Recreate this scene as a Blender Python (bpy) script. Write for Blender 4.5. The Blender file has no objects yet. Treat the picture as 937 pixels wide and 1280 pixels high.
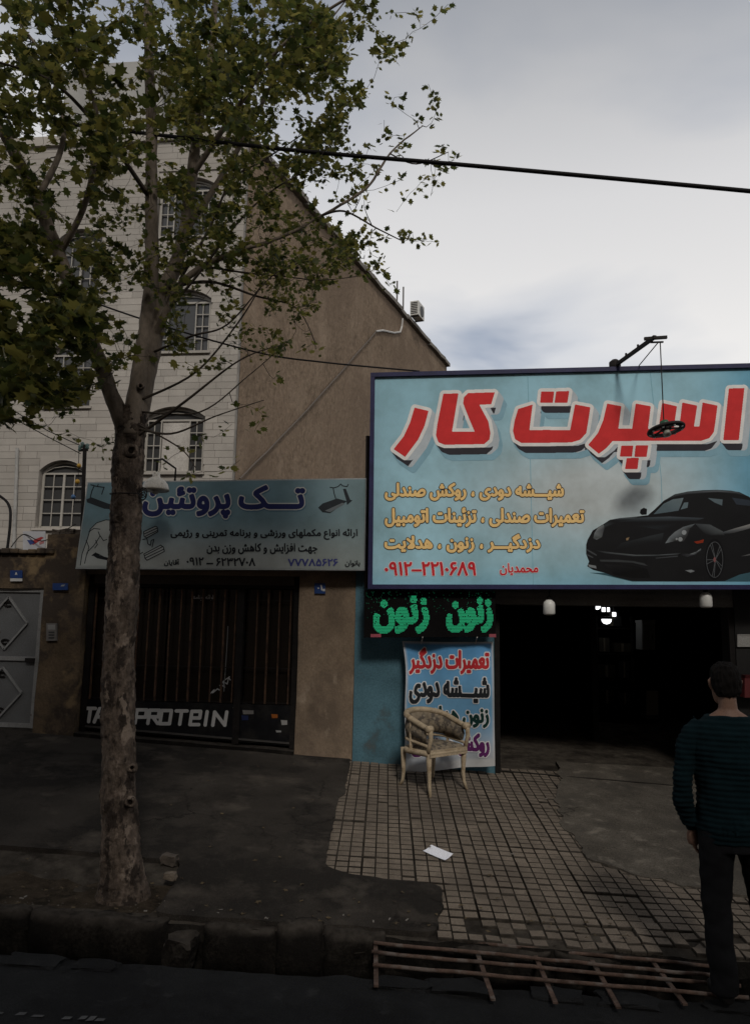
import bpy, bmesh, math, random
import numpy as np
from mathutils import Vector, Matrix
random.seed(7); RNG = np.random.default_rng(7)
sc = bpy.context.scene
COL = sc.collection

# ------------------------------------------------------------------ camera
F, CX, CY = 960.0, 468.5, 640.0            # focal length and centre in photograph pixels
TH, PH, RO = math.radians(5.9), math.radians(8.59), math.radians(1.0)
CAM = np.array([0, 0, 2.05])
_f0 = np.array([-math.sin(TH), math.cos(TH), 0]); _r0 = np.array([math.cos(TH), math.sin(TH), 0]); _u0 = np.array([0, 0, 1.0])
_fw = _f0*math.cos(PH)+_u0*math.sin(PH); _up = -_f0*math.sin(PH)+_u0*math.cos(PH)
_R = _r0*math.cos(RO)+_up*math.sin(RO); _U = _up*math.cos(RO)-_r0*math.sin(RO)
cam = bpy.data.cameras.new('camera'); cam.sensor_fit = 'VERTICAL'; cam.sensor_height = 36; cam.lens = 36*F/1280
cam.clip_start = .05; cam.clip_end = 2000
camo = bpy.data.objects.new('camera', cam); COL.objects.link(camo)
camo.matrix_world = Matrix(((_R[0], _U[0], -_fw[0], CAM[0]), (_R[1], _U[1], -_fw[1], CAM[1]), (_R[2], _U[2], -_fw[2], CAM[2]), (0, 0, 0, 1)))
sc.camera = camo

# ------------------------------------------------------------------ sky, sun, exposure
SUN_EL, SUN_AZ = math.radians(40), math.radians(165)      # azimuth measured from +Y (ahead): behind the viewer, veiled by cloud
sd = Vector((math.sin(SUN_AZ)*math.cos(SUN_EL), math.cos(SUN_AZ)*math.cos(SUN_EL), math.sin(SUN_EL)))
world = bpy.data.worlds.new('World'); sc.world = world; world.use_nodes = True
def build_world():
    nt = world.node_tree; N = nt.nodes; L = nt.links; N.clear()
    out = N.new('ShaderNodeOutputWorld'); bg = N.new('ShaderNodeBackground'); L.new(bg.outputs[0], out.inputs[0])
    sky = N.new('ShaderNodeTexSky'); sky.sky_type = 'NISHITA'; sky.sun_disc = False
    sky.sun_elevation = SUN_EL; sky.sun_rotation = SUN_AZ
    tc = N.new('ShaderNodeTexCoord')
    sep = N.new('ShaderNodeSeparateXYZ'); L.new(tc.outputs['Generated'], sep.inputs[0])
    # flat cloud deck: direction divided by its height
    dv = N.new('ShaderNodeVectorMath'); dv.operation = 'DIVIDE'
    mx = N.new('ShaderNodeMath'); mx.operation = 'MAXIMUM'; mx.inputs[1].default_value = 0.0
    ad = N.new('ShaderNodeMath'); ad.operation = 'ADD'; ad.inputs[1].default_value = 0.22
    L.new(sep.outputs[2], mx.inputs[0]); L.new(mx.outputs[0], ad.inputs[0])
    L.new(tc.outputs['Generated'], dv.inputs[0]); L.new(ad.outputs[0], dv.inputs[1])
    n1 = N.new('ShaderNodeTexNoise'); n1.inputs['Scale'].default_value = 1.5; n1.inputs['Detail'].default_value = 5; n1.inputs['Roughness'].default_value = .47
    n1.inputs['Distortion'].default_value = .35
    mp = N.new('ShaderNodeMapping'); mp.inputs['Location'].default_value = (0.3, 5.61, 3.3); mp.inputs['Rotation'].default_value = (0, 0, 0.1); L.new(dv.outputs[0], mp.inputs[0]); L.new(mp.outputs[0], n1.inputs['Vector'])
    cr = N.new('ShaderNodeValToRGB'); L.new(n1.outputs['Fac'], cr.inputs[0])
    e = cr.color_ramp.elements; e[0].position = .33; e[0].color = (.40, .46, .57, 1); e[1].position = .56; e[1].color = (1.0, .985, .965, 1)
    e.new(.44).color = (.78, .80, .84, 1)
    # cloud deck is brighter towards the horizon than overhead
    gr = N.new('ShaderNodeValToRGB'); L.new(sep.outputs[2], gr.inputs[0])
    g = gr.color_ramp.elements; g[0].position = 0.0; g[0].color = (8.9, 8.8, 8.7, 1); g[1].position = 1.0; g[1].color = (1.55, 1.6, 1.65, 1)
    for ps, cl in ((.34, (8.5, 8.4, 8.3)), (.50, (7.0, 7.0, 7.1)), (.66, (4.3, 4.4, 4.6)), (.80, (2.4, 2.48, 2.6))): gr.color_ramp.elements.new(ps).color = (*cl, 1)
    mu = N.new('ShaderNodeMix'); mu.data_type = 'RGBA'; mu.blend_type = 'MULTIPLY'; mu.inputs[0].default_value = 1
    L.new(gr.outputs[0], mu.inputs[6]); L.new(cr.outputs[0], mu.inputs[7])
    mi = N.new('ShaderNodeMix'); mi.data_type = 'RGBA'; mi.inputs[0].default_value = .90
    L.new(sky.outputs[0], mi.inputs[6]); L.new(mu.outputs[2], mi.inputs[7])
    L.new(mi.outputs[2], bg.inputs[0]); bg.inputs[1].default_value = .108
build_world()
sun = bpy.data.lights.new('sun', 'SUN'); sun.energy = 1.5; sun.angle = math.radians(10.0); sun.color = (1, .95, .88)
suno = bpy.data.objects.new('sun', sun); COL.objects.link(suno); suno.rotation_euler = sd.to_track_quat('Z', 'Y').to_euler()
sc.view_settings.view_transform = 'Standard'; sc.view_settings.look = 'None'; sc.view_settings.gamma = 1; sc.view_settings.exposure = 0
sc.view_settings.use_curve_mapping = False
sc.cycles.max_bounces = 6

# ------------------------------------------------------------------ pixel to place helpers
def ray(px, py): return _fw+_R*((px-CX)/F)-_U*((py-CY)/F)
def P(px, py, Y):
    d = ray(px, py); return CAM+d*((Y-CAM[1])/d[1])
def PV(px, py, Y):                                         # arrays
    px = np.asarray(px, float); py = np.asarray(py, float)
    d = _fw[None]+_R[None]*((px-CX)/F)[:, None]-_U[None]*((py-CY)/F)[:, None]
    return CAM[None]+d*((Y-CAM[1])/d[:, 1])[:, None]
SA = math.radians(5); SC, SS = math.cos(SA), math.sin(SA)  # the street runs 5 degrees off the shop fronts
def st2xy(s, t): return s*SC-t*SS, s*SS+t*SC
def xy2st(x, y): return x*SC+y*SS, -x*SS+y*SC
def zp(s, t): return -.30+.09*t-.04*s                      # pavement height
def zr(s, t): return .12-.01*t-.04*s                       # road height
def G(px, py, a=.09, b=-.04, c=-.30):                      # pixel on the pavement plane
    d = ray(px, py); n = np.array([-(-a*SS+b*SC), -(a*SC+b*SS), 1.0])
    return CAM+d*((c-n@CAM)/(n@d))
def zg(x, y): return zp(*xy2st(x, y))

# ------------------------------------------------------------------ materials
MATS = {}
def lin(r, g, b):
    f = lambda c: (c/255/12.92) if c/255 <= .04045 else ((c/255+.055)/1.055)**2.4
    return (f(r), f(g), f(b))
def mat(name, base, rough=.8, var=.25, scale=5, bump=.25, bscale=60, spec=.3, metal=0, stain=None, stain_scale=2, stain_lo=.5, stain_hi=.62, stain2=None, s2scale=14, s2lo=.58, s2hi=.64, objvar=0, fine=.12, coat=0, stretch=(1, 1, 1), bdist=.01, crack=0, crack_col=(.01, .009, .008), grit=0, lit_top=None):
    if name in MATS: return MATS[name]
    m = bpy.data.materials.new(name); m.use_nodes = True; nt = m.node_tree; N = nt.nodes; L = nt.links
    b = N['Principled BSDF']; b.inputs['Roughness'].default_value = rough; b.inputs['Specular IOR Level'].default_value = spec; b.inputs['Metallic'].default_value = metal
    b.inputs['Coat Weight'].default_value = coat
    geo = N.new('ShaderNodeNewGeometry'); mp = N.new('ShaderNodeMapping'); mp.inputs['Scale'].default_value = stretch; L.new(geo.outputs['Position'], mp.inputs[0])
    def noise(s, det=5, r=.6):
        n = N.new('ShaderNodeTexNoise'); n.inputs['Scale'].default_value = s; n.inputs['Detail'].default_value = det; n.inputs['Roughness'].default_value = r
        L.new(mp.outputs[0], n.inputs['Vector']); return n
    def ramp(src, p0, c0, p1, c1):
        r = N.new('ShaderNodeValToRGB'); e = r.color_ramp.elements; e[0].position = p0; e[0].color = (*c0, 1); e[1].position = p1; e[1].color = (*c1, 1); L.new(src, r.inputs[0]); return r.outputs[0]
    def mixc(fac, a, c, mode='MIX'):
        x = N.new('ShaderNodeMix'); x.data_type = 'RGBA'; x.blend_type = mode
        if isinstance(fac, float): x.inputs[0].default_value = fac
        else: L.new(fac, x.inputs[0])
        for i, v in ((6, a), (7, c)):
            if isinstance(v, tuple): x.inputs[i].default_value = (*v, 1)
            else: L.new(v, x.inputs[i])
        return x.outputs[2]
    n1 = noise(scale)
    lo = tuple(max(0, c*(1-var)) for c in base); hi = tuple(min(1, c*(1+var)) for c in base)
    c = ramp(n1.outputs['Fac'], .32, lo, .68, hi)
    if fine:
        n2 = noise(bscale*1.7, 3)
        c = mixc(1.0, c, ramp(n2.outputs['Fac'], .3, (1-fine*2,)*3, .7, (1+fine,)*3), 'MULTIPLY')
    if stain: c = mixc(ramp(noise(stain_scale, 6, .65).outputs['Fac'], stain_lo, (0, 0, 0), stain_hi, (1, 1, 1)), c, stain)
    if stain2: c = mixc(ramp(noise(s2scale, 5, .6).outputs['Fac'], s2lo, (0, 0, 0), s2hi, (1, 1, 1)), c, stain2)
    if grit: c = mixc(ramp(noise(260, 2, .5).outputs['Fac'], .60, (0, 0, 0), .72, (grit,)*3), c, tuple(min(1, q*3.2) for q in base))
    if crack:
        nd = noise(1.7, 6, .7); va = N.new('ShaderNodeVectorMath'); va.operation = 'MULTIPLY_ADD'; va.inputs[1].default_value = (.55, .55, .55); L.new(nd.outputs['Color'], va.inputs[0]); L.new(mp.outputs[0], va.inputs[2])
        vo = N.new('ShaderNodeTexVoronoi'); vo.feature = 'DISTANCE_TO_EDGE'; vo.inputs['Scale'].default_value = crack; L.new(va.outputs[0], vo.inputs['Vector'])
        gate = ramp(noise(.9, 3).outputs['Fac'], .5, (0, 0, 0), .62, (.75,)*3); c = mixc(mixc(1.0, ramp(vo.outputs['Distance'], .002, (1, 1, 1), .010, (0, 0, 0)), gate, 'MULTIPLY'), c, crack_col)
    if lit_top:  # upward faces tinted lighter: skylight on tops painted into the colour
        sx = N.new('ShaderNodeSeparateXYZ'); L.new(geo.outputs['Normal'], sx.inputs[0]); c = mixc(ramp(sx.outputs[2], .35, (0, 0, 0), .85, (1, 1, 1)), c, mixc(1.0, ramp(noise(14).outputs['Fac'], .3, (.45,)*3, .7, (1.2,)*3), lit_top, 'MULTIPLY'))
    if objvar:
        oi = N.new('ShaderNodeObjectInfo')
        c = mixc(1.0, c, ramp(oi.outputs['Random'], 0, (1-objvar,)*3, 1, (1+objvar,)*3), 'MULTIPLY')
    L.new(c, b.inputs['Base Color'])
    if bump:
        n3 = noise(bscale, 6, .65); bp = N.new('ShaderNodeBump'); bp.inputs['Strength'].default_value = bump; bp.inputs['Distance'].default_value = bdist
        L.new(n3.outputs['Fac'], bp.inputs['Height']); L.new(bp.outputs[0], b.inputs['Normal'])
    MATS[name] = m; return m
def plain(name, base, rough=.5, spec=.4, metal=0, emit=None, es=1):
    if name in MATS: return MATS[name]
    if name.startswith('ink') or max(base) < .06: spec = .08; rough = max(rough, .6)
    m = mat(name, base, rough, .08, 7, .05, 90, spec, metal, fine=.04)
    if emit:
        b = m.node_tree.nodes['Principled BSDF']; b.inputs['Emission Color'].default_value = (*emit, 1); b.inputs['Emission Strength'].default_value = es
    return m
def vcolmat(name, rough=.45, dirt=.14):
    m = bpy.data.materials.new(name); m.use_nodes = True; nt = m.node_tree; N = nt.nodes; L = nt.links; b = N['Principled BSDF']
    a = N.new('ShaderNodeAttribute'); a.attribute_name = 'Col'
    geo = N.new('ShaderNodeNewGeometry'); n = N.new('ShaderNodeTexNoise'); n.inputs['Scale'].default_value = 1.7; n.inputs['Detail'].default_value = 7; n.inputs['Roughness'].default_value = .65
    L.new(geo.outputs['Position'], n.inputs['Vector'])
    r = N.new('ShaderNodeValToRGB'); e = r.color_ramp.elements; e[0].position = .3; e[0].color = (1-2*dirt, 1-2.1*dirt, 1-2.3*dirt, 1); e[1].position = .62; e[1].color = (1, 1, 1, 1); L.new(n.outputs['Fac'], r.inputs[0])
    x = N.new('ShaderNodeMix'); x.data_type = 'RGBA'; x.blend_type = 'MULTIPLY'; x.inputs[0].default_value = 1; L.new(a.outputs['Color'], x.inputs[6]); L.new(r.outputs[0], x.inputs[7])
    L.new(x.outputs[2], b.inputs['Base Color']); b.inputs['Roughness'].default_value = .6; b.inputs['Specular IOR Level'].default_value = .12
    n2 = N.new('ShaderNodeTexNoise'); n2.inputs['Scale'].default_value = 1.3; n2.inputs['Detail'].default_value = 2; L.new(geo.outputs['Position'], n2.inputs['Vector'])
    bp = N.new('ShaderNodeBump'); bp.inputs['Strength'].default_value = .5; bp.inputs['Distance'].default_value = .06; L.new(n2.outputs['Fac'], bp.inputs['Height']); L.new(bp.outputs[0], b.inputs['Normal'])
    MATS[name] = m; return m
PRINT = vcolmat('print')
def glassmat(name, base=(.02, .025, .03), rough=.05, spec=.5):
    if name in MATS: return MATS[name]
    m = bpy.data.materials.new(name); m.use_nodes = True; b = m.node_tree.nodes['Principled BSDF']
    b.inputs['Base Color'].default_value = (*base, 1); b.inputs['Roughness'].default_value = rough; b.inputs['Specular IOR Level'].default_value = spec
    MATS[name] = m; return m

# ------------------------------------------------------------------ scene graph helpers
def thing(name, label, cat, loc=(0, 0, 0), group=None):
    o = bpy.data.objects.new(name, None); COL.objects.link(o); o.location = [float(v) for v in loc]; o.empty_display_size = .1
    o['label'] = label; o['category'] = cat
    if group: o['group'] = group
    return o
def tag(o, label, cat, group=None):
    o['label'] = label; o['category'] = cat
    if group: o['group'] = group
    return o
def wloc(o):
    v = Vector((0, 0, 0))
    while o is not None: v += Vector(o.location); o = o.parent
    return v
def link(name, me, parent=None, m=None, smooth=False, kind=None, label=None):
    if m is not None and len(me.materials) == 0: me.materials.append(m)
    if smooth:
        me.polygons.foreach_set('use_smooth', [True]*len(me.polygons))
    o = bpy.data.objects.new(name, me); COL.objects.link(o)
    if parent is not None: o.parent = parent
    if kind: o['kind'] = kind
    if label: o['label'] = label
    return o
class MB:
    """collects verts and faces in world space, then becomes one mesh"""
    def __init__(s): s.v = []; s.f = []
    def add(s, vs, fs):
        b = len(s.v); s.v += [tuple(map(float, p)) for p in vs]; s.f += [tuple(i+b for i in f) for f in fs]; return s
    def hexa(s, p):                                        # 8 points: bottom 4 ccw, top 4 ccw
        return s.add(p, [(3, 2, 1, 0), (4, 5, 6, 7), (0, 1, 5, 4), (1, 2, 6, 5), (2, 3, 7, 6), (3, 0, 4, 7)])
    def box(s, x0, x1, y0, y1, z0, z1):
        return s.hexa([(x0, y0, z0), (x1, y0, z0), (x1, y1, z0), (x0, y1, z0), (x0, y0, z1), (x1, y0, z1), (x1, y1, z1), (x0, y1, z1)])
    def bbox(s, x0, x1, y0, y1, z0, z1, b=.01, jit=0):     # box with chamfered front/side edges
        bm = bmesh.new(); bmesh.ops.create_cube(bm, size=1)
        for v in bm.verts: v.co = ((x0+x1)/2+v.co.x*(x1-x0), (y0+y1)/2+v.co.y*(y1-y0), (z0+z1)/2+v.co.z*(z1-z0))
        bmesh.ops.bevel(bm, geom=bm.edges[:], offset=b, segments=1, affect='EDGES')
        bm.verts.ensure_lookup_table(); bm.verts.index_update()
        s.add([v.co+Vector((random.uniform(-jit, jit),)*3) if jit else v.co for v in bm.verts], [[v.index for v in f.verts] for f in bm.faces]); bm.free(); return s
    def bar(s, a, b, w, h, up=(0, 0, 1)):                  # box section from a to b
        a = Vector(a); b = Vector(b); d = (b-a).normalized(); u = Vector(up)
        if abs(d.dot(u)) > .98: u = Vector((0, 1, 0))
        r = d.cross(u).normalized(); u = r.cross(d).normalized(); r *= w/2; u *= h/2
        return s.hexa([a-r-u, a+r-u, b+r-u, b-r-u, a-r+u, a+r+u, b+r+u, b-r+u])
    def tube(s, pts, rad, n=8, caps=True):
        pts = [Vector(p) for p in pts]; k = len(pts); rad = [rad]*k if not hasattr(rad, '__len__') else rad
        base = len(s.v); u = None
        for i, p in enumerate(pts):
            d = (pts[min(i+1, k-1)]-pts[max(i-1, 0)]).normalized()
            if u is None:
                u = d.orthogonal().normalized()
            else:
                u = (u-d*u.dot(d)); u = u.normalized() if u.length > 1e-6 else d.orthogonal().normalized()
            w = d.cross(u)
            for j in range(n):
                a = 2*math.pi*j/n; q = p+(u*math.cos(a)+w*math.sin(a))*rad[i]; s.v.append(tuple(q))
        for i in range(k-1):
            for j in range(n):
                a = base+i*n+j; b = base+i*n+(j+1) % n; s.f.append((a, b, b+n, a+n))
        if caps: s.f.append(tuple(base+j for j in range(n))[::-1]); s.f.append(tuple(base+(k-1)*n+j for j in range(n)))
        return s
    def lathe(s, c, prof, n=16, axis=(0, 0, 1), caps=True):
        c = Vector(c); ax = Vector(axis).normalized(); u = ax.orthogonal().normalized(); w = ax.cross(u); base = len(s.v)
        for r, h in prof:
            for j in range(n):
                a = 2*math.pi*j/n; s.v.append(tuple(c+ax*h+(u*math.cos(a)+w*math.sin(a))*r))
        for i in range(len(prof)-1):
            for j in range(n):
                a = base+i*n+j; b = base+i*n+(j+1) % n; s.f.append((a, b, b+n, a+n))
        if caps: s.f.append(tuple(base+j for j in range(n))[::-1]); s.f.append(tuple(base+(len(prof)-1)*n+j for j in range(n)))
        return s
    def prism(s, poly, d):                                 # poly of 3-D points pushed by vector d
        n = len(poly); d = Vector(d); a = [Vector(p) for p in poly]; b = [p+d for p in a]
        return s.add(a+b, [tuple(range(n))[::-1], tuple(range(n, 2*n))]+[(i, (i+1) % n, (i+1) % n+n, i+n) for i in range(n)])
    def mesh(s, name, parent=None):
        off = wloc(parent) if parent is not None else Vector((0, 0, 0))
        me = bpy.data.meshes.new(name); me.from_pydata([(x-off.x, y-off.y, z-off.z) for x, y, z in s.v], [], s.f); me.update(); return me
    def build(s, name, m, parent=None, smooth=False, kind=None, label=None, fix=True):
        me = s.mesh(name, parent)
        if fix:
            bm = bmesh.new(); bm.from_mesh(me); bmesh.ops.recalc_face_normals(bm, faces=bm.faces); bm.to_mesh(me); bm.free()
        return link(name, me, parent, m, smooth, kind, label)
def roughen(o, amp, scale, seed=0, axis=None):
    from mathutils import noise as mn
    for v in o.data.vertices:
        p = (v.co+Vector((seed*7.1, seed*3.3, 0)))*scale
        d = mn.noise_vector(p)*amp
        v.co += d if axis is None else Vector([d[i]*axis[i] for i in range(3)])
def subdiv(o, cuts):
    bm = bmesh.new(); bm.from_mesh(o.data); bmesh.ops.subdivide_edges(bm, edges=bm.edges[:], cuts=cuts, use_grid_fill=True); bm.to_mesh(o.data); bm.free()
UNIT = None
def unit_box():
    global UNIT
    if UNIT is None: UNIT = MB().box(-.5, .5, -.5, .5, -.5, .5).mesh('unit_box')
    return UNIT

# ------------------------------------------------------------------ raster shapes (lettering, flat print, cut-outs)
def fill_loops(loops, x0, y0, nx, ny, cell):
    """nonzero winding fill of closed loops on a node grid"""
    A = []; 
    for lp in loops:
        lp = np.asarray(lp, float); A.append(np.hstack([lp, np.roll(lp, -1, 0)]))
    E = np.vstack(A); out = np.zeros((ny, nx), bool)
    for j in range(ny):
        y = y0+j*cell+1e-5
        a, b = E[:, 1], E[:, 3]; k = ((a <= y) & (b > y)) | ((b <= y) & (a > y))
        if not k.any(): continue
        e = E[k]; xs = e[:, 0]+(y-e[:, 1])/(e[:, 3]-e[:, 1])*(e[:, 2]-e[:, 0]); w = np.where(e[:, 3] > e[:, 1], 1, -1)
        o = np.argsort(xs); xs = xs[o]; w = np.cumsum(w[o])
        for i in range(len(xs)-1):
            if w[i] != 0:
                c0 = int(math.ceil((xs[i]-x0)/cell)); c1 = int(math.floor((xs[i+1]-x0)/cell)); out[j, max(c0, 0):max(c1+1, 0)] = True
    return out
def shift(m, dx, dy):
    o = np.zeros_like(m); h, w = m.shape
    ys0, ys1 = max(0, dy), min(h, h+dy); xs0, xs1 = max(0, dx), min(w, w+dx)
    if ys1 > ys0 and xs1 > xs0: o[ys0:ys1, xs0:xs1] = m[ys0-dy:ys1-dy, xs0-dx:xs1-dx]
    return o
def dilate(m, r):
    if r <= 0: return m
    o = m.copy(); R = int(math.ceil(r))
    for dy in range(-R, R+1):
        for dx in range(-R, R+1):
            if dx*dx+dy*dy <= r*r+.3: o |= shift(m, dx, dy)
    return o
def sweep(m, dx, dy):
    n = max(abs(int(dx)), abs(int(dy)), 1); o = m.copy()
    for i in range(1, n+1): o |= shift(m, int(round(dx*i/n)), int(round(dy*i/n)))
    return o
def blur(a, k=1):
    a = a.astype(float)
    for _ in range(k):
        p = np.pad(a, 1, mode='edge'); a = (p[:-2]+2*p[1:-1]+p[2:])/4; a = a[:, 1:-1]*.5+.25*(np.pad(a, ((0, 0), (0, 0)))[:, :-2]+np.pad(a, ((0, 0), (0, 0)))[:, 2:])
    return a
CASES = {}
def field_mesh(fld, thr, x0, y0, cell, mapf, merge=True, skirt=None):
    """filled marching squares; mapf maps (n,2) plane coords to (n,3)"""
    V = []; Fc = []; idx = {}; border = []
    ny, nx = fld.shape; ins = fld >= thr
    def node(i, j):
        k = (i, j)
        if k not in idx: idx[k] = len(V); V.append((x0+i*cell, y0+j*cell))
        return idx[k]
    def edge(i, j, d):
        k = (i, j, d)
        if k not in idx:
            a = fld[j, i]; b = fld[j, i+1] if d == 0 else fld[j+1, i]
            t = min(max((thr-a)/(b-a), .02), .98) if b != a else .5
            idx[k] = len(V); V.append((x0+(i+(t if d == 0 else 0))*cell, y0+(j+(t if d else 0))*cell))
        return idx[k]
    a = ins[:-1, :-1].astype(np.uint8); b = ins[:-1, 1:]; c = ins[1:, 1:]; d = ins[1:, :-1]
    code = a+2*b.astype(np.uint8)+4*c.astype(np.uint8)+8*d.astype(np.uint8)
    for j in range(ny-1):
        row = code[j]; full = row == 15
        if full.any():
            ii = np.flatnonzero(full)
            if merge:
                sp = np.split(ii, np.flatnonzero(np.diff(ii) > 1)+1)
                for r in sp: Fc.append((node(r[0], j), node(r[-1]+1, j), node(r[-1]+1, j+1), node(r[0], j+1)))
            else:
                for i in ii: Fc.append((node(i, j), node(i+1, j), node(i+1, j+1), node(i, j+1)))
        for i in np.flatnonzero((row > 0) & (row < 15)):
            i = int(i); k = int(row[i]); cs = [(i, j), (i+1, j), (i+1, j+1), (i, j+1)]; es = [(i, j, 0), (i+1, j, 1), (i, j+1, 0), (i, j, 1)]
            poly = []; cut = []
            for q in range(4):
                q2 = (q+1) % 4; inq = (k >> q) & 1; inq2 = (k >> q2) & 1
                if inq: poly.append(node(*cs[q]))
                if inq != inq2: e = edge(*es[q]); poly.append(e); cut.append(e)
            if len(poly) >= 3: Fc.append(tuple(poly))
            if len(cut) == 2: border.append(tuple(cut))
    if not V: V = [(x0, y0)]*3
    W = mapf(np.array(V, float))
    if skirt is not None:
        n = len(W); W2 = W+np.asarray(skirt)[None]; used = {}
        Wl = [tuple(p) for p in W]
        def low(i):
            if i not in used: used[i] = len(Wl); Wl.append(tuple(W2[i]))
            return used[i]
        for p, q in border: Fc.append((p, q, low(q), low(p)))
        return Wl, Fc
    return [tuple(p) for p in W], Fc
def split_islands(o):
    bm = bmesh.new(); bm.from_mesh(o.data); seen = set(); isl = []
    for f in bm.faces:
        if f.index in seen: continue
        st_ = [f]; seen.add(f.index); cur = []
        while st_:
            q = st_.pop(); cur.append(q.index)
            for v in q.verts:
                for g_ in v.link_faces:
                    if g_.index not in seen: seen.add(g_.index); st_.append(g_)
        isl.append(cur)
    bm.free()
    if len(isl) < 2: return [o]
    V = [tuple(v.co) for v in o.data.vertices]; P_ = [tuple(p.vertices) for p in o.data.polygons]; out = []; mt = o.data.materials[0]; nm = o.name.split('.')[0]; par = o.parent; old = o.data
    bpy.data.objects.remove(o); bpy.data.meshes.remove(old)
    for cur in isl:
        ids = sorted({i for k in cur for i in P_[k]}); mp = {a: b for b, a in enumerate(ids)}
        me = bpy.data.meshes.new(nm); me.from_pydata([V[i] for i in ids], [], [tuple(mp[i] for i in P_[k]) for k in cur]); me.update(); out.append(link(nm, me, par, mt))
    return out
def flat_obj(name, VF, m, parent, kind=None, toward=(0, -1, 0), recalc=False):
    mb = MB(); mb.v, mb.f = VF
    me = mb.mesh(name, parent)
    bm = bmesh.new(); bm.from_mesh(me); bm.normal_update()
    if recalc: bmesh.ops.recalc_face_normals(bm, faces=bm.faces)
    else:
        t = Vector(toward)
        for f in bm.faces:
            if f.normal.dot(t) < -.3: f.normal_flip()
    bm.to_mesh(me); bm.free()
    return link(name, me, parent, m, kind=kind)
FORMS = {'آ': (0xFE81, 2), 'ا': (0xFE8D, 2), 'ب': (0xFE8F, 4), 'پ': (0xFB56, 4), 'ت': (0xFE95, 4), 'ج': (0xFE9D, 4), 'ح': (0xFEA1, 4), 'د': (0xFEA9, 2), 'ر': (0xFEAD, 2), 'ز': (0xFEAF, 2), 'ژ': (0xFB8A, 2), 'س': (0xFEB1, 4), 'ش': (0xFEB5, 4), 'ص': (0xFEB9, 4), 'ع': (0xFEC9, 4), 'ف': (0xFED1, 4), 'ق': (0xFED5, 4), 'ک': (0xFB8E, 4), 'گ': (0xFB92, 4), 'ل': (0xFEDD, 4), 'م': (0xFEE1, 4), 'ن': (0xFEE5, 4), 'و': (0xFEED, 2), 'ه': (0xFEE9, 4), 'ی': (0xFBFC, 4), 'ئ': (0xFE89, 4), 'ـ': (0x640, 5)}
def shape(s):
    out = []; n = len(s); i = 0; prev = False
    while i < n:
        c = s[i]
        if c == 'ل' and i+1 < n and s[i+1] == 'ا':
            out.append(chr(0xFEFC if prev else 0xFEFB)); prev = False; i += 2; continue
        if c not in FORMS: out.append(c); prev = False; i += 1; continue
        base, k = FORMS[c]; nx = i+1 < n and s[i+1] in FORMS and k >= 4
        if k == 5: out.append(c); prev = True
        else: out.append(chr(base+((3 if nx else 1) if prev else (2 if nx else 0)))); prev = nx
        i += 1
    return ''.join(reversed(out))
def glyph_loops(s, shear=0):
    cu = bpy.data.curves.new('text', 'FONT'); cu.body = s; cu.resolution_u = 5; cu.fill_mode = 'NONE'
    o = bpy.data.objects.new('text', cu); COL.objects.link(o); bpy.context.view_layer.update()
    dg = bpy.context.evaluated_depsgraph_get(); me = o.evaluated_get(dg).to_mesh()
    vs = [v.co.xy.copy() for v in me.vertices]; nxt = {}
    for e in me.edges:
        a, b = e.vertices; nxt.setdefault(a, []).append(b); nxt.setdefault(b, []).append(a)
    seen = set(); loops = []
    for i in range(len(vs)):
        if i in seen or i not in nxt: continue
        lp = [i]; seen.add(i); cur = i
        cand = sorted(nxt[i]); 
        cur = i+1 if (i+1) in nxt[i] else cand[0]
        while cur not in seen:
            lp.append(cur); seen.add(cur); n2 = [q for q in nxt[cur] if q not in seen]
            if not n2: break
            cur = n2[0]
        if len(lp) > 2: loops.append(np.array([(vs[q].x, vs[q].y) for q in lp]))
    o.evaluated_get(dg).to_mesh_clear(); bpy.data.objects.remove(o); bpy.data.curves.remove(cu)
    return loops
def text_mask(s, x0, x1, y0, y1, bold=0, cell=.33, pad=8, persian=True):
    """raster of a line of writing fitted into a pixel box; returns mask and grid origin"""
    lp = glyph_loops(shape(s) if persian else s); al = np.vstack(lp); mn, mx = al.min(0), al.max(0)
    b = bold
    lp = [np.stack([x0+b+(l[:, 0]-mn[0])/(mx[0]-mn[0])*(x1-x0-2*b), y1-b-(l[:, 1]-mn[1])/(mx[1]-mn[1])*(y1-y0-2*b)], 1) for l in lp]
    gx, gy = x0-pad, y0-pad; nx = int((x1-x0+2*pad)/cell)+1; ny = int((y1-y0+2*pad)/cell)+1
    m = fill_loops(lp, gx, gy, nx, ny, cell)
    return dilate(m, b/cell), gx, gy, cell
def put_mask(name, mask, gx, gy, cell, m, parent, Y, toward=(0, -1, 0), sm=1):
    VF = field_mesh(blur(mask, sm), .5, gx, gy, cell, lambda v: PV(v[:, 0], v[:, 1], Y))
    return flat_obj(name, VF, m, parent, toward=toward)
def letter_line(name, s, box, Y, parent, m, bold=.8, outline=None, om=None, shadow=None, shm=None, cell=.33, persian=True):
    k, gx, gy, cell = text_mask(s, *box, bold=bold, cell=cell, persian=persian)
    o = put_mask(name, k, gx, gy, cell, m, parent, Y-.0035)
    if outline: put_mask(name+'_outline', dilate(k, outline/cell), gx, gy, cell, om, parent, Y-.002)
    if shadow: put_mask(name+'_shadow', shift(dilate(k, (outline or 0)/cell+1), int(shadow[0]/cell), int(shadow[1]/cell)), gx, gy, cell, shm, parent, Y-.001)
    return o
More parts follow.
